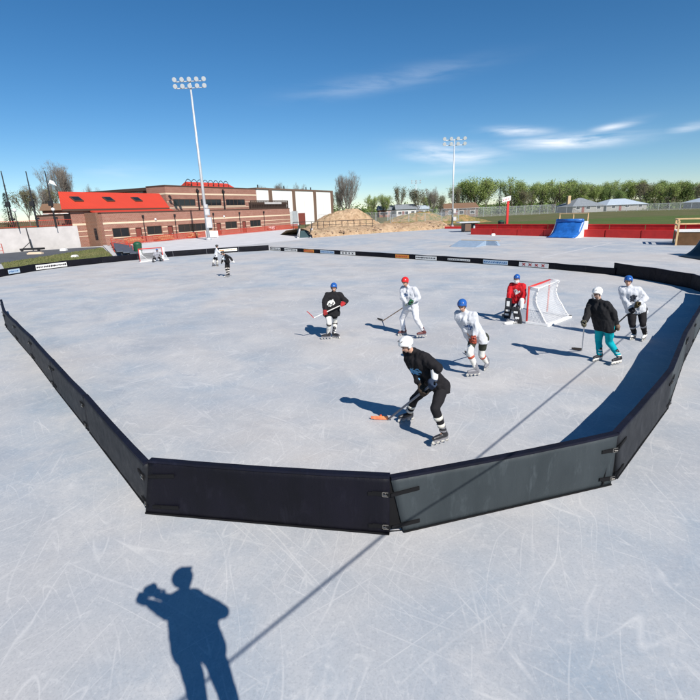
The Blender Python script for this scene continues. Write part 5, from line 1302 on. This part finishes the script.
def unit(v): return V(v).normalized()
def hand_mesh(b, wrist, hand, grip, r=.02, s=1.0):
    """gloved hand: palm, four fingers curled round the grip axis, thumb on the other side"""
    wrist, hand = V(wrist), V(hand); g_ = unit(grip); f = unit(hand - wrist); f = unit(f - g_ * f.dot(g_) * .6); n_ = unit(g_.cross(f))
    palm = hand - n_ * .028 * s
    b.caps(wrist.lerp(palm, .25), palm - f * .02 * s, .038 * s, .042 * s, 10)
    for k in (-1, 0, 1): b.caps(palm - f * .03 * s + g_ * k * .026 * s, palm + f * .022 * s + g_ * k * .026 * s, .022 * s, .02 * s, 8)
    for k, (o, L) in enumerate(((.036, .030), (.012, .034), (-.012, .033), (-.036, .027))):
        a = palm + g_ * o * s + f * .03 * s; m_ = a + n_ * .038 * s + f * .024 * s; e = m_ + n_ * .022 * s - f * L * s; tip = e - n_ * .012 * s - f * .016 * s
        b.caps(a, m_, .0135 * s, .0125 * s, 8); b.caps(m_, e, .0125 * s, .0115 * s, 8); b.caps(e, tip, .0115 * s, .010 * s, 8)
    a = palm + g_ * .036 * s - f * .03 * s; m_ = a + n_ * .034 * s + g_ * .012 * s - f * .006 * s; e = m_ + n_ * .02 * s - g_ * .012 * s + f * .022 * s
    b.caps(a, m_, .0155 * s, .014 * s, 8); b.caps(m_, e, .014 * s, .011 * s, 8)

def person(key, label, group, o):
    P = PEOPLE[key]; base = V(P['base']); sc = P['scale']; L = lambda v: base + V(v)
    hips, knees, ank, sho, elb, hnd = ([L(x) for x in P[k]] for k in ('hips', 'knees', 'ankles', 'shoulders', 'elbows', 'hands'))
    up = o.get('hipup', .07) ; hips = [h + V((0, 0, up)) for h in hips]
    head = L(P['head']); yaw = R(o.get('head_yaw', P['yaw'])); fy = R(P['yaw']); F = V((math.cos(fy), math.sin(fy), 0))
    t = thing('person', base, label, 'person', group)
    hc, scn = (hips[0] + hips[1]) / 2, (sho[0] + sho[1]) / 2
    gap = (head - scn).length - .225 * sc      # shoulders sit just below the head
    if gap > 0:
        mv = (head - scn).normalized() * gap; sho = [s_ + mv for s_ in sho]; scn = scn + mv; spread = .9
    neckdir = (head - scn).normalized(); neck = scn + neckdir * .07 * sc
    hd = scn + neckdir * min((head - scn).length, .30 * sc) if o.get('fix_head', True) else head
    # stick / hands
    grip = [V((0, 0, 1)), V((0, 0, 1))]; stick = None
    if 'stick' in o:
        heel, toe, top = V(o['stick'][0]), V(o['stick'][1]), o['stick'][2]
        A = hnd[top]; ax = (heel - A).normalized(); low = 1 - top
        if o.get('two', True):
            q = A + ax * max(.28 * sc, min((hnd[low] - A).dot(ax), .62 * sc)); hnd[low] = q; grip[low] = -ax
        grip[top] = -ax; stick = (A - ax * .10, heel, toe, ax)
    def elbow(s_, h_, e_):   # keep limb lengths human
        a, b_ = .30 * sc, .28 * sc; d = h_ - s_; D = min(d.length, (a + b_) * .985); dn = d.normalized(); x = (a * a - b_ * b_ + D * D) / (2 * D); hgt = math.sqrt(max(0, a * a - x * x)); w_ = (e_ - s_) - dn * (e_ - s_).dot(dn)
        if w_.length < .02: w_ = V((0, 0, -1)) - F * .5; w_ -= dn * w_.dot(dn)
        w_ = w_ + (s_ - scn).normalized() * .05; w_ -= dn * w_.dot(dn)
        return s_ + dn * x + w_.normalized() * hgt
    elb = [elbow(sho[i], hnd[i], elb[i]) for i in (0, 1)]
    # ---- body: one continuous figure
    b = MB(); r = sc
    Rm = Matrix.Rotation(yaw, 3, 'Z') @ Matrix.Rotation(R(o.get('pitch', 18)), 3, 'Y')
    fx, fz, fyv = Rm @ V((1, 0, 0)), Rm @ V((0, 0, 1)), Rm @ V((0, 1, 0))
    hq = hd + fz * .02
    b.sph(hq + fz * .035 - fx * .012, (.098 * r, .078 * r, .095 * r), 16, 12, Rm); b.sph(hq - fz * .03 + fx * .016, (.075 * r, .062 * r, .085 * r), 14, 10, Rm); b.sph(hq - fz * .088 + fx * .045, (.032 * r, .03 * r, .026 * r), 10, 8, Rm)
    b.caps(hq - fz * .012 + fx * .083, hq - fz * .034 + fx * .104, .010 * r, .015 * r, 8)
    for s_ in (1, -1): b.sph(hq - fz * .01 + fyv * .078 * s_ - fx * .005, (.02 * r, .012 * r, .03 * r), 8, 6, Rm)
    b.caps(hq - fz * .07 - fx * .015, scn - V((0, 0, .03)), .054 * r, .05 * r, 12)
    spine = hc.lerp(scn, .5) ; 
    for i in (0, 1):
        b.caps(hips[i] * .85 + hc * .15, sho[i] * .62 + scn * .38 - V((0, 0, .10)), .09 * r, .085 * r, 12); b.caps(scn - V((0, 0, .02)), sho[i] - V((0, 0, .02)), .052 * r, .05 * r, 12)
        b.caps(sho[i] - V((0, 0, .02)), elb[i], .046 * r, .038 * r, 10); b.caps(elb[i], hnd[i] - (hnd[i] - elb[i]).normalized() * .07, .042 * r, .029 * r, 10)
        b.caps(hips[i] - V((0, 0, .02)), knees[i], .088 * r, .058 * r, 12); b.caps(knees[i], ank[i], .056 * r, .036 * r, 10)
        ft = [L(x) for x in P['feet'][i]]; b.caps(ank[i] - V((0, 0, .035)), ank[i] + (ft[0] - ft[1]).normalized() * .07 - V((0, 0, .055)), .026 * r, .02 * r, 8)
    body = remeshed(b, .0125, 4)
    bo = body.build('body', M['skin'], t, True)
    for s_ in (1, -1):
        e = MB(); e.sph(hq + fz * .012 + fx * .083 + fyv * .030 * s_, (.008, .013, .007), 8, 6, Rm); e.build('eye', M['eye'], bo)
        e = MB(); e.bar(hq + fz * .032 + fx * .088 + fyv * .015 * s_, hq + fz * .030 + fx * .084 + fyv * .046 * s_, .006, .006); e.build('eyebrow', M['hair'], bo)
    e = MB(); e.sph(hq - fz * .062 + fx * .078, (.008, .022, .006), 8, 6, Rm); e.build('mouth', M['lip'], bo)
    # hair below the helmet
    if o.get('hair', True):
        e = MB(); e.sph(hq + fz * .02 - fx * .028, (.085 * r, .083 * r, .088 * r), 14, 10, Rm); e.build('hair', M['hair'], bo, True)
    # ---- helmet
    if o.get('helmet'):
        hm = MB(); n, k_ = 20, 14; cen = hq + fz * .045 - fx * .012; rx, ry, rz = .124 * r, .098 * r, .104 * r
        rows = []
        for j in range(k_):
            th = (math.pi * .5) * j / (k_ - 4); row = []
            for i in range(n):
                ph = 2 * math.pi * i / n; front = math.cos(ph); lim = .43 + .26 * (1 - front) / 2 + (.06 if abs(math.sin(ph)) > .85 else 0); a = th * lim / .5 * .78
                groove = 1 - .03 * (abs((ph * 3 / math.pi) % 1 - .5) < .12)
                row.append(cen + Rm @ V((rx * math.sin(a) * math.cos(ph) * groove, ry * math.sin(a) * math.sin(ph) * groove, rz * math.cos(a))))
            rows.append(row)
        for row in rows: hm.v += row
        for j in range(k_ - 1):
            for i in range(n): hm.f.append((j * n + i, (j + 1) * n + i, (j + 1) * n + (i + 1) % n, j * n + (i + 1) % n)); hm.m.append(0)
        ho_ = hm.build('helmet', M[o['helmet']], t, True); md = ho_.modifiers.new('s', 'SOLIDIFY'); md.thickness = .012; md.offset = 1
        e = MB()
        for s_ in (1, -1):
            e.bar(hq - fz * .02 + fyv * .088 * s_, hq - fz * .085 + fx * .04 + fyv * .03 * s_, .006, .016); 
        e.build('chin_strap', M['webbing'], ho_)
        for s_ in (1, -1):
            e = MB(); e.sph(hq - fz * .005 + fyv * .092 * s_ - fx * .01, (.034, .012, .036), 10, 6, Rm); e.build('ear_guard', M[o['helmet']], ho_, True)
        for q in (-.045, 0, .045):
            e = MB(); e.sph(cen + Rm @ V((rx * .62, q * 1.0, rz * .83)), (.03, .006, .008), 8, 4, Rm); e.build('vent', M['visor'], ho_)
        if o.get('cage'):
            e = MB(); c0 = hq - fz * .03
            for z_ in (-.075, -.045, -.015, .015, .04):
                w_ = 1 - abs(z_ + .01) * 2.0; pts = [c0 + Rm @ V((.04 + .105 * math.cos(a) * w_, .098 * math.sin(a) * w_, z_)) for a in [R(-80 + 20 * q) for q in range(9)]]
                for p, q in zip(pts, pts[1:]): e.tube(p, q, .0045, .0045, 5, False)
            for a in (-60, -30, 0, 30, 60):
                pts = [c0 + Rm @ V((.04 + .105 * math.cos(R(a)) * (1 - abs(z_ + .01) * 2.0), .098 * math.sin(R(a)) * (1 - abs(z_ + .01) * 2.0), z_)) for z_ in (-.075, -.045, -.015, .015, .04)]
                for p, q in zip(pts, pts[1:]): e.tube(p, q, .0045, .0045, 5, False)
            e.build('face_cage', M[o['cage']], ho_)
            if o['cage'] == 'plastic_white':
                e = MB(); e.sph(c0 - fz * .05 + fx * .05, (.07, .062, .05), 12, 8, Rm); e.build('mask_chin', M['plastic_white'], ho_, True)
    # ---- jersey
    b = MB(); jr = sc * o.get('bulk', 1.0); hem = hc + V((0, 0, -.10 * sc)) + (hc - scn).normalized() * .02
    for i in (0, 1):
        hp = hips[i] * .9 + hc * .1 + V((0, 0, -.05)); ch = sho[i] * .62 + scn * .38 - V((0, 0, .10))
        b.caps(hp - V((0, 0, .02)), ch, .150 * jr, .124 * jr, 14); b.caps(scn - V((0, 0, .0)), sho[i] - V((0, 0, .012)), .082 * jr, .082 * jr, 12); b.caps(scn, neck, .078 * jr, .068 * jr, 12)
        b.caps(sho[i] - V((0, 0, .012)), elb[i], .090 * jr, .086 * jr, 12)
        w_ = elb[i].lerp(hnd[i], o.get('sleeve', (.72, .72))[i]); 
        if o.get('sleeve', (.72, .72))[i] > .05: b.caps(elb[i], w_, .084 * jr, .070 * jr, 12)
    b.caps(hc - V((0, 0, .02)), scn - V((0, 0, .12)), .155 * jr, .138 * jr, 14)
    # flatten the chest front to back a little
    jm = remeshed(b, .0165, 3, 0)
    for i, v in enumerate(jm.v):
        rad = V((v.x - hc.x, v.y - hc.y, 0)); rad = rad.normalized() if rad.length > .02 else V((0, 0, 0))
        k_ = noise.noise(V((v.x * 11, v.y * 11, v.z * 4.5)) + base) * .030 + noise.noise(V((v.x * 22, v.y * 22, v.z * 13))) * .014
        jm.v[i] = v + rad * k_
    zc = hem.z - .06
    for i, v in enumerate(jm.v):   # loose open hem: flare and cut flat
        if (v - hc).length < .35 * sc and v.z < hem.z:
            v.z = hem.z - (hem.z - v.z) * .35
    ch = scn.lerp(hc, .42) + F * .16 * jr - base
    em = o.get('emblem')
    jmat = cloth('jersey_cloth_' + key, o['jersey'], emblem=(tuple(ch + V(em[3]) if len(em) > 3 else ch), em[0], em[1], em[2], .42) if em else None)
    jo = jm.build('jersey', jmat, t, True)
    if o.get('panel'):   # contrasting shoulder yoke / numbers stay in the cloth
        pass
    # ---- pants, socks
    b = MB(); b.caps(hips[0], hips[1], .135 * sc, .135 * sc, 14)
    for i in (0, 1): b.caps(hips[i] - V((0, 0, .03)), hips[i].lerp(knees[i], o.get('short', .95)), .122 * sc * o.get('pw', 1), .092 * sc * o.get('pw', 1), 14)
    if o.get('long'):
        for i in (0, 1): b.caps(knees[i], ank[i].lerp(knees[i], .12), .088 * sc, .068 * sc, 12)
    pm = remeshed(b, .02, 5, .012, 7)
    pc = cloth('pants_cloth_' + key, o['pants'])
    pm.build('trousers' if o.get('long') else 'hockey_pants', pc, t, True)
    if not o.get('long'):
        skm = cloth('sock_cloth_' + key, o['sock']); 
        for i in (0, 1):
            b = MB(); kn = knees[i]; a_ = ank[i]; k0 = hips[i].lerp(kn, min(o.get('short', .95), .9)) ; f_ = F * .02
            b.caps(k0, kn + f_, .085 * sc, .082 * sc, 12); b.caps(kn + f_, kn.lerp(a_, .45) + f_ * .4, .084 * sc, .074 * sc, 12); b.caps(kn.lerp(a_, .45), a_.lerp(kn, .08), .074 * sc, .052 * sc, 12)
            sm = remeshed(b, .016, 3, .005, 9); so_ = sm.build('sock', skm, t, True)
            if o.get('stripe'):
                ax_ = (a_ - kn).normalized(); stm = o.get('_stm') or cloth('stripe_' + key, o['stripe']); o['_stm'] = stm
                for q in o.get('stripes_at', (.35, .62)):
                    p = kn.lerp(a_, q); p = p + F * (.02 if q < .01 else .014 if q < .5 else .006); b = MB(); rr = (.084 - .010 * q / .45 if q < .45 else .074 - .022 * (q - .45) / .55) * sc + .005; b.tube(p - ax_ * .032, p + ax_ * .032, rr + .001, rr - .003, 16); b.build('stripe', stm, so_, True)
    # ---- goalie pads
    if o.get('pads'):
        pmn = M['skate_black']; 
        for i in (0, 1):
            kn, a_ = knees[i], ank[i]; b = MB(); side = F.cross(V((0, 0, 1))); ax_ = (a_ - kn).normalized(); top_ = kn - ax_ * .20 + F * .10
            P4 = []
            for k, (q, w_) in enumerate(((-.22, .13), (.0, .145), (.45, .14), (1.05, .12))): P4.append((kn + (a_ - kn) * q + F * (.11 - .02 * k), w_))
            for (p, w0), (q, w1) in zip(P4, P4[1:]):
                for s_ in (-1, 0, 1): b.caps(p + side * s_ * w0 * .62, q + side * s_ * w1 * .62, .055 * sc, .05 * sc, 8)
            pmh = remeshed(b, .016, 3); po = pmh.build('leg_pad', pmn, t, True)
            for q in (.12, .62):
                p = kn + (a_ - kn) * q + F * .160; e = MB(); e.bar(p - side * .07 * sc, p + side * .07 * sc, .015, .07 * sc); e.build('pad_strip', M['plastic_white'], po)
        hA, hB = o['blocker'], 1 - o['blocker']
        side = unit(F.cross(V((0, 0, 1))))
        e = MB(); c = hnd[hA] + F * .05; e.extrude([c + side * .10 + V((0, 0, .18)), c - side * .10 + V((0, 0, .18)), c - side * .10 - V((0, 0, .18)), c + side * .10 - V((0, 0, .18))], F * .045); bp_ = e.build('blocker_pad', pmn, t); e = MB(); e.extrude([c + side * .05 + V((0, 0, .08)) + F * .046, c - side * .05 + V((0, 0, .08)) + F * .046, c - side * .05 - V((0, 0, .10)) + F * .046, c + side * .05 - V((0, 0, .10)) + F * .046], F * .008); e.build('white_patch', M['plastic_white'], bp_)
        e = MB(); c = hnd[hB] + F * .03; e.caps(c + V((0, 0, .09)), c - V((0, 0, .14)), .09, .075, 12); e.caps(c + V((0, 0, .05)) + side * .06, c - V((0, 0, .10)) + side * .09, .04, .035, 10); gm = remeshed(e, .014, 3); gm.build('catch_glove', M['plastic_white'], t, True)
    # ---- gloves
    for i in (0, 1):
        gcol = o['gloves'][i]
        w_ = elb[i].lerp(hnd[i], .68); b = MB(); hand_mesh(b, w_, hnd[i], grip[i], s=1.35 * sc if gcol else 1.0)
        g_ = remeshed(b, .0075, 1)
        if gcol:
            cuff = MB(); cuff.tube(w_, elb[i].lerp(hnd[i], .88), .062 * sc, .05 * sc, 12)
            gm = cloth('glove_' + key + str(i), gcol); go = g_.build('glove', gm, t, True); cuff.build('cuff', gm if not o.get('cuff') else cloth('cuff_' + key + str(i), o['cuff']), go, True)
        else:
            g_.build('hand', M['skin'], t, True)
    if o.get('elbow_pad') is not None:
        i = o['elbow_pad']; b = MB(); b.caps(sho[i].lerp(elb[i], .75), elb[i].lerp(hnd[i], .62), .072 * sc, .058 * sc, 12); e = remeshed(b, .014, 2); e.build('elbow_pad', M['plastic_white'], t, True)
    # ---- skates
    for i in (0, 1):
        toe, heel = (L(x) for x in P['feet'][i]); d = (toe - heel); d.z = 0; d.normalize(); a_ = ank[i]
        h0 = V((a_.x, a_.y, 0)) - d * .085 * sc; sd_ = V((-d.y, d.x, 0)); lift = max(0, min(.25, a_.z - .16 * sc)) * (1 if o.get('lift', True) else 0)
        z0 = lift * .6
        wr = .036; b = MB(); z_ = z0 + .085
        b.caps(h0 + V((0, 0, z_ + .045)) + d * .03, h0 + d * .20 * sc + V((0, 0, z_ + .035)), .047 * sc, .044 * sc, 12); b.caps(h0 + d * .2 * sc + V((0, 0, z_ + .035)), h0 + d * .275 * sc + V((0, 0, z_ + .028)), .044 * sc, .036 * sc, 12)
        b.caps(h0 + d * .05 + V((0, 0, z_ + .06)), V((a_.x, a_.y, max(a_.z, z_ + .12))) + (knees[i] - a_).normalized() * .13, .056 * sc, .064 * sc, 12)
        bm_ = remeshed(b, .011, 2); so_ = bm_.build('skate_boot', M[o.get('skate', 'skate_black')], t, True)
        b = MB(); b.bar(h0 + V((0, 0, z_ - .012)) - d * .01, h0 + d * .29 + V((0, 0, z_ - .012)), .035, .05); b.bar(h0 + V((0, 0, z_ + .012)) , h0 + d * .28 + V((0, 0, z_ + .012)), .06, .018); b.build('frame', M[o.get('skframe', 'skate_grey')], so_)
        for k in range(4):
            c = h0 + d * (.005 + k * .093) + V((0, 0, z0 + wr)); b = MB(); b.tube(c - sd_ * .012, c + sd_ * .012, wr, wr, 14); b.build('skate_wheel', M['wheel'], so_, True)
        for q in (.06, .13):
            c = V((a_.x, a_.y, max(a_.z, z_ + .12))) + (knees[i] - a_).normalized() * (q - .04); b = MB(); b.tube(c - V((0, 0, .012)), c + V((0, 0, .012)), .066 * sc, .066 * sc, 12); b.build('buckle_strap', M[o.get('skframe', 'skate_grey')], so_)
    # ---- stick (a thing of its own)
    if stick:
        top_, heel, toe, ax = stick; sl_, sm_, bm_ = o['stick_look']
        s_ = thing('hockey_stick', heel, sl_, 'hockey stick', 'hockey sticks')
        b = MB(); b.bar(top_, heel - ax * .02, .024, .032, (toe - heel).cross(ax)); b.build('shaft', M[sm_], s_)
        bl = (toe - heel); n = 6; b = MB(); Lb = max(.26, min(bl.length, .34)); bd = bl.normalized(); u_ = V((0, 0, 1)) if abs(bd.z) < .5 else unit(bd.cross(V((1, 0, 0)))); cv = unit(bd.cross(u_))
        hgt = .07 if not o.get('pads') else .10
        for k in range(n):
            a1, a2 = k / n, (k + 1) / n; f1 = heel + bd * Lb * a1 + cv * .03 * a1 * a1 + u_ * .035; f2 = heel + bd * Lb * a2 + cv * .03 * a2 * a2 + u_ * .035
            b.bar(f1, f2, .012, hgt * (1.0 if k < n - 1 else .8), u_)
        b.build('blade', M[bm_], s_)
        if o.get('pads'):
            b = MB(); b.bar(heel - ax * .62, heel - ax * .02, .024, .085, (toe - heel).cross(ax)); b.build('paddle', M[sm_], s_); b = MB(); b.bar(heel - ax * .58 - cv * .0, heel - ax * .1, .027, .02, (toe - heel).cross(ax)); b.build('paddle_stripe', M['blade_red'], s_)
        b = MB(); b.bar(top_ - ax * .0, top_ + ax * .12, .029, .037, (toe - heel).cross(ax)); b.build('grip_tape', M['tape_black'] if 'white' not in sm_ else M['blade_red'], s_)
    return t
BLK = (.014, .013, .015); WHT = (.56, .57, .60); 
PG = 'roller hockey players on the rink'
person('striker', 'nearest player, in black jersey, white helmet and striped socks, leaning left', PG, dict(helmet='plastic_white', jersey=BLK, emblem=(.115, (.13, .33, .55), 9, (0, 0, -.02)), bulk=1.06, pants=BLK, sock=BLK, stripe=(.70, .68, .60), stripes_at=(.40, .72), gloves=((.05, .035, .025), (.03, .045, .08)), sleeve=(.6, 0), elbow_pad=1, stick=((.69, 8.31, .015), (.36, 8.33, .015), 1), stick_look=('grey stick with an orange red blade held low by the nearest black jersey player', 'skate_grey', 'blade_orange'), pitch=28, head_yaw=205, skate='skate_black', short=.8))
person('waiter', 'blue helmeted player in black jersey with a white emblem and white socks', PG, dict(helmet='plastic_blue', jersey=BLK, emblem=(.10, (.75, .75, .72), 11), pants=BLK, sock=(.74, .72, .66), stripe=(.05, .045, .045), stripes_at=(.12,), gloves=((.30, .03, .03), (.42, .03, .035)), cuff=(.02, .02, .02), stick=((-1.1, 14.2, .77), (-1.27, 14.2, 1.0), 1), stick_look=('white stick with red blade held raised by the blue helmeted player in black', 'stick_white', 'blade_red'), pitch=14, skate='skate_black', short=.5, bulk=1.08))
person('redcap', 'player in red helmet, all white jersey and white trousers, standing in the middle', PG, dict(helmet='plastic_red', jersey=WHT, emblem=(.065, (.12, .18, .30), 13, (-.06, 0, .06)), pants=(.74, .74, .76), long=True, gloves=((.42, .44, .36), (.02, .10, .05)), stick=((1.23, 16.64, .015), (.94, 17.06, .015), 1), stick_look=('dark wooden stick reaching left from the red helmeted player', 'stick_wood', 'stick_dark'), pitch=22, skate='skate_maroon', pw=1.0))
person('bluecap', 'player in blue helmet, white jersey and dark shorts bending forward, left of the goalkeeper', PG, dict(helmet='plastic_blue', jersey=WHT, emblem=(.085, (.09, .14, .26), 12), pants=(.04, .045, .035), short=.62, sock=(.74, .72, .66), stripe=(.45, .10, .06), stripes_at=(.2,), gloves=((.30, .06, .035), (.34, .07, .04)), cuff=(.60, .55, .48), stick=((3.25, 12.13, .015), (3.17, 12.43, .015), 1), stick_look=('white stick with a dark blade held by the bending player in white', 'stick_white', 'stick_dark'), pitch=25, skate='skate_grey', sleeve=(.35, .72)))
person('goalie', 'goalkeeper in red jersey, white mask and dark leg pads at the near goal', PG, dict(helmet='plastic_blue', cage='plastic_white', jersey=(.50, .014, .02), emblem=(.10, (.72, .70, .68), 10), pants=(.02, .025, .05), sock=BLK, pads=True, blocker=0, gloves=((.03, .03, .035), (.5, .5, .5)), stick=((5.66, 15.55, .015), (5.30, 15.48, .015), 1), two=False, stick_look=('wide white goalkeeper stick with red stripes laid before the near goal', 'stick_white', 'stick_white'), bulk=1.1, pitch=20, skate='skate_black', short=.7))
person('tealpants', 'player in white helmet, black jacket and bright teal trousers, seen from the side at right', PG, dict(helmet='plastic_white', cage='visor', jersey=(.016, .016, .018), pants=(.0, .34, .40), long=True, gloves=((.10, .09, .06), (.20, .13, .09)), stick=((6.38, 12.24, .015), (6.16, 12.32, .015), 0), two=False, stick_look=('thin grey stick hanging straight down from the player in teal trousers', 'steel', 'stick_dark'), pitch=20, skate='skate_black', bulk=1.0, skframe='plastic_white'))
person('whitejersey', 'player in blue helmet, white jersey and black shin pads, rightmost on the rink', PG, dict(helmet='plastic_blue', jersey=WHT, emblem=(.09, (.04, .045, .06), 11), pants=BLK, sock=BLK, short=.95, stripe=(.35, .35, .36), stripes_at=(.2,), gloves=((.015, .015, .02), (.06, .045, .02)), cuff=(.45, .30, .06), stick=((8.04, 14.0, .015), (7.8, 14.1, .015), 1), stick_look=('dark stick held across the rightmost player in white', 'stick_dark', 'stick_dark'), pitch=14, skate='plastic_white', bulk=1.05, skframe='skate_black'))
person('farwhite', 'small far player in white jersey and dark shorts near the far left boards', PG, dict(helmet='plastic_black', jersey=WHT, pants=BLK, short=.7, sock=(.70, .66, .58), gloves=((.04, .03, .03), (.04, .03, .03)), pitch=10))
person('farblack', 'small far player in black jersey with striped socks beside the white one', PG, dict(helmet='plastic_black', jersey=BLK, emblem=(.13, (.62, .68, .72), 9), pants=BLK, sock=BLK, stripe=(.65, .6, .55), stripes_at=(.1, .5, .85), gloves=((.04, .04, .04), (.70, .68, .64)), pitch=25))
person('fargoalie', 'tiny far goalkeeper crouching in front of the far goal', PG, dict(helmet='plastic_blue', cage='visor', jersey=(.30, .30, .33), pants=BLK, sock=BLK, pads=True, blocker=0, gloves=((.03, .03, .03), (.5, .5, .5)), pitch=15, hipup=.1))

b = MB(); b.sph((.56, 8.42, .037), .037, 14, 10); tag(b.build('hockey_ball', mat('orange_ball', (.70, .10, .03), .5, .4), smooth=True), 'small orange red ball beside the blade of the nearest player', 'ball')
# ------------------------------------------------------------------ overhead cable whose shadow crosses the rink, on two poles outside the view
off = V((.47, -.883, 0)) * (4.35 / math.tan(R(39)))
q0, q1 = V((-.37, 4.22, 4.35)) + off, V((14.49, 20.11, 4.35)) + off; qd = (q1 - q0).normalized()
ea, eb = q0 - qd * 26, q1 + qd * 36
b = MB(); n = 24
pts = [ea.lerp(eb, k / n) - V((0, 0, .0)) for k in range(n + 1)]
for p, q in zip(pts, pts[1:]): b.tube(p, q, .014, .014, 6, False)
tag(b.build('overhead_cable', M['black']), 'straight overhead cable casting the thin shadow line over the rink', 'cable')
for p, lb in ((ea, 'timber pole carrying the near end of the overhead cable behind the photographer'), (eb, 'timber pole carrying the far end of the overhead cable out past the right edge')):
    t = thing('cable_pole', (p.x, p.y, 0), lb, 'pole'); b = MB(); b.tube((p.x, p.y, 0), (p.x, p.y, 4.8), .15, .11, 10); b.build('pole', M['bark'], t, True)
    b = MB(); b.bar((p.x - .5, p.y, 4.4), (p.x + .5, p.y, 4.4), .1, .1); b.build('crossarm', M['bark'], t)
# ------------------------------------------------------------------ photographer on a step ladder (seen as the shadow at the bottom)
lx, ly, fz_ = .46, -.31, 2.54
t = thing('step_ladder', (lx, ly, 0), 'tall aluminium step ladder the photographer stands on', 'ladder')
for s_ in (-1, 1):
    b = MB(); b.bar((lx + s_ * .34, ly + .55, 0), (lx + s_ * .2, ly + .12, fz_ - .04), .03, .07, (1, 0, 0)); b.build('front_rail', M['steel'], t)
    b = MB(); b.bar((lx + s_ * .38, ly - .85, 0), (lx + s_ * .2, ly - .16, fz_ - .04), .03, .05, (1, 0, 0)); b.build('rear_rail', M['steel'], t)
for k in range(7):
    f = k / 7; z = .28 + f * (fz_ - .35); q = z / fz_; b = MB(); y_ = ly + .55 + (.12 - .55) * q; w_ = .34 - .14 * q; b.box(lx - w_, lx + w_, y_ - .05, y_ + .05, z - .015, z + .015); b.build('tread', M['steel'], t)
b = MB(); b.box(lx - .25, lx + .25, ly - .2, ly + .16, fz_ - .04, fz_); b.build('top_plate', M['redtrim'], t)
t = thing('person', (lx, ly, fz_), 'photographer in a dark jacket and cap standing on the step ladder', 'person')
H0 = V((lx - .02, ly + .10, fz_ + 1.62)); hips = [V((lx - .12, ly, fz_ + .92)), V((lx + .12, ly, fz_ + .92))]; knees = [V((lx - .13, ly + .03, fz_ + .5)), V((lx + .13, ly + .03, fz_ + .5))]; ank = [V((lx - .13, ly - .02, fz_ + .1)), V((lx + .13, ly - .02, fz_ + .1))]
sho = [V((lx - .19, ly + .0, fz_ + 1.42)), V((lx + .19, ly + .0, fz_ + 1.42))]; elb = [V((lx - .30, ly + .14, fz_ + 1.18)), V((lx + .26, ly + .16, fz_ + 1.16))]; hnd = [V((-.10, -.13, 3.87)), V((.10, -.13, 3.92))]
b = MB(); b.sph(H0, (.078, .098, .118), 16, 12); b.caps(H0 + V((0, .09, -.02)), H0 + V((0, .105, -.03)), .012, .014, 8)
for s_ in (-1, 1): b.sph(H0 + V((.08 * s_, 0, -.01)), (.012, .02, .03), 8, 6)
b.caps(H0 - V((0, .02, .08)), (sho[0] + sho[1]) / 2, .055, .065, 12)
for i in (0, 1):
    b.caps(hips[i], sho[i] * .7 + sho[1 - i] * .3, .11, .11, 12); b.caps(sho[i], elb[i], .055, .042); b.caps(elb[i], hnd[i] - (hnd[i] - elb[i]).normalized() * .07, .042, .03); b.caps(hips[i], knees[i], .085, .058); b.caps(knees[i], ank[i], .055, .038)
    b.caps(sho[0], sho[1], .07, .07)
bo = remeshed(b, .013, 4).build('body', M['skin'], t, True)
for i in (0, 1):
    b = MB(); hand_mesh(b, elb[i].lerp(hnd[i], .72), hnd[i], (0, 1, .2)); remeshed(b, .007, 1).build('hand', M['skin'], t, True)
b = MB()
for i in (0, 1): b.caps(hips[i], sho[i] * .7 + sho[1 - i] * .3, .145, .14, 12); b.caps(sho[i], elb[i], .085, .07); b.caps(elb[i], elb[i].lerp(hnd[i], .7), .07, .05)
remeshed(b, .02, 6, .01).build('jacket', cloth('photographer_jacket', (.03, .04, .08)), t, True)
b = MB()
for i in (0, 1): b.caps(hips[i], knees[i], .11, .085); b.caps(knees[i], ank[i], .085, .065)
remeshed(b, .02, 4, .01).build('trousers', cloth('photographer_trousers', (.05, .06, .12)), t, True)
b = MB(); b.sph(H0 + V((0, -.01, .06)), (.12, .13, .10), 14, 8); b.box(H0.x - .07, H0.x + .07, H0.y + .06, H0.y + .15, H0.z + .055, H0.z + .07); remeshed(b, .01, 1).build('cap', M['plastic_black'], t, True)
for i in (0, 1):
    b = MB(); b.caps(ank[i] + V((0, -.04, -.05)), ank[i] + V((0, .15, -.06)), .045, .038); remeshed(b, .012, 1).build('shoe', M['skate_black'], t, True)
t = thing('camera', (0, -.12, CAM_H), 'black stills camera held to the eye of the photographer', 'camera')
b = MB(); b.box(-.07, .07, -.15, -.09, CAM_H - .05, CAM_H + .045); b.box(-.03, .03, -.15, -.09, CAM_H + .045, CAM_H + .07); b.build('camera_body', M['black'], t); b = MB(); b.tube((0, -.09, CAM_H), (0, -.03, CAM_H), .032, .036, 14); b.build('lens_barrel', M['black'], t)
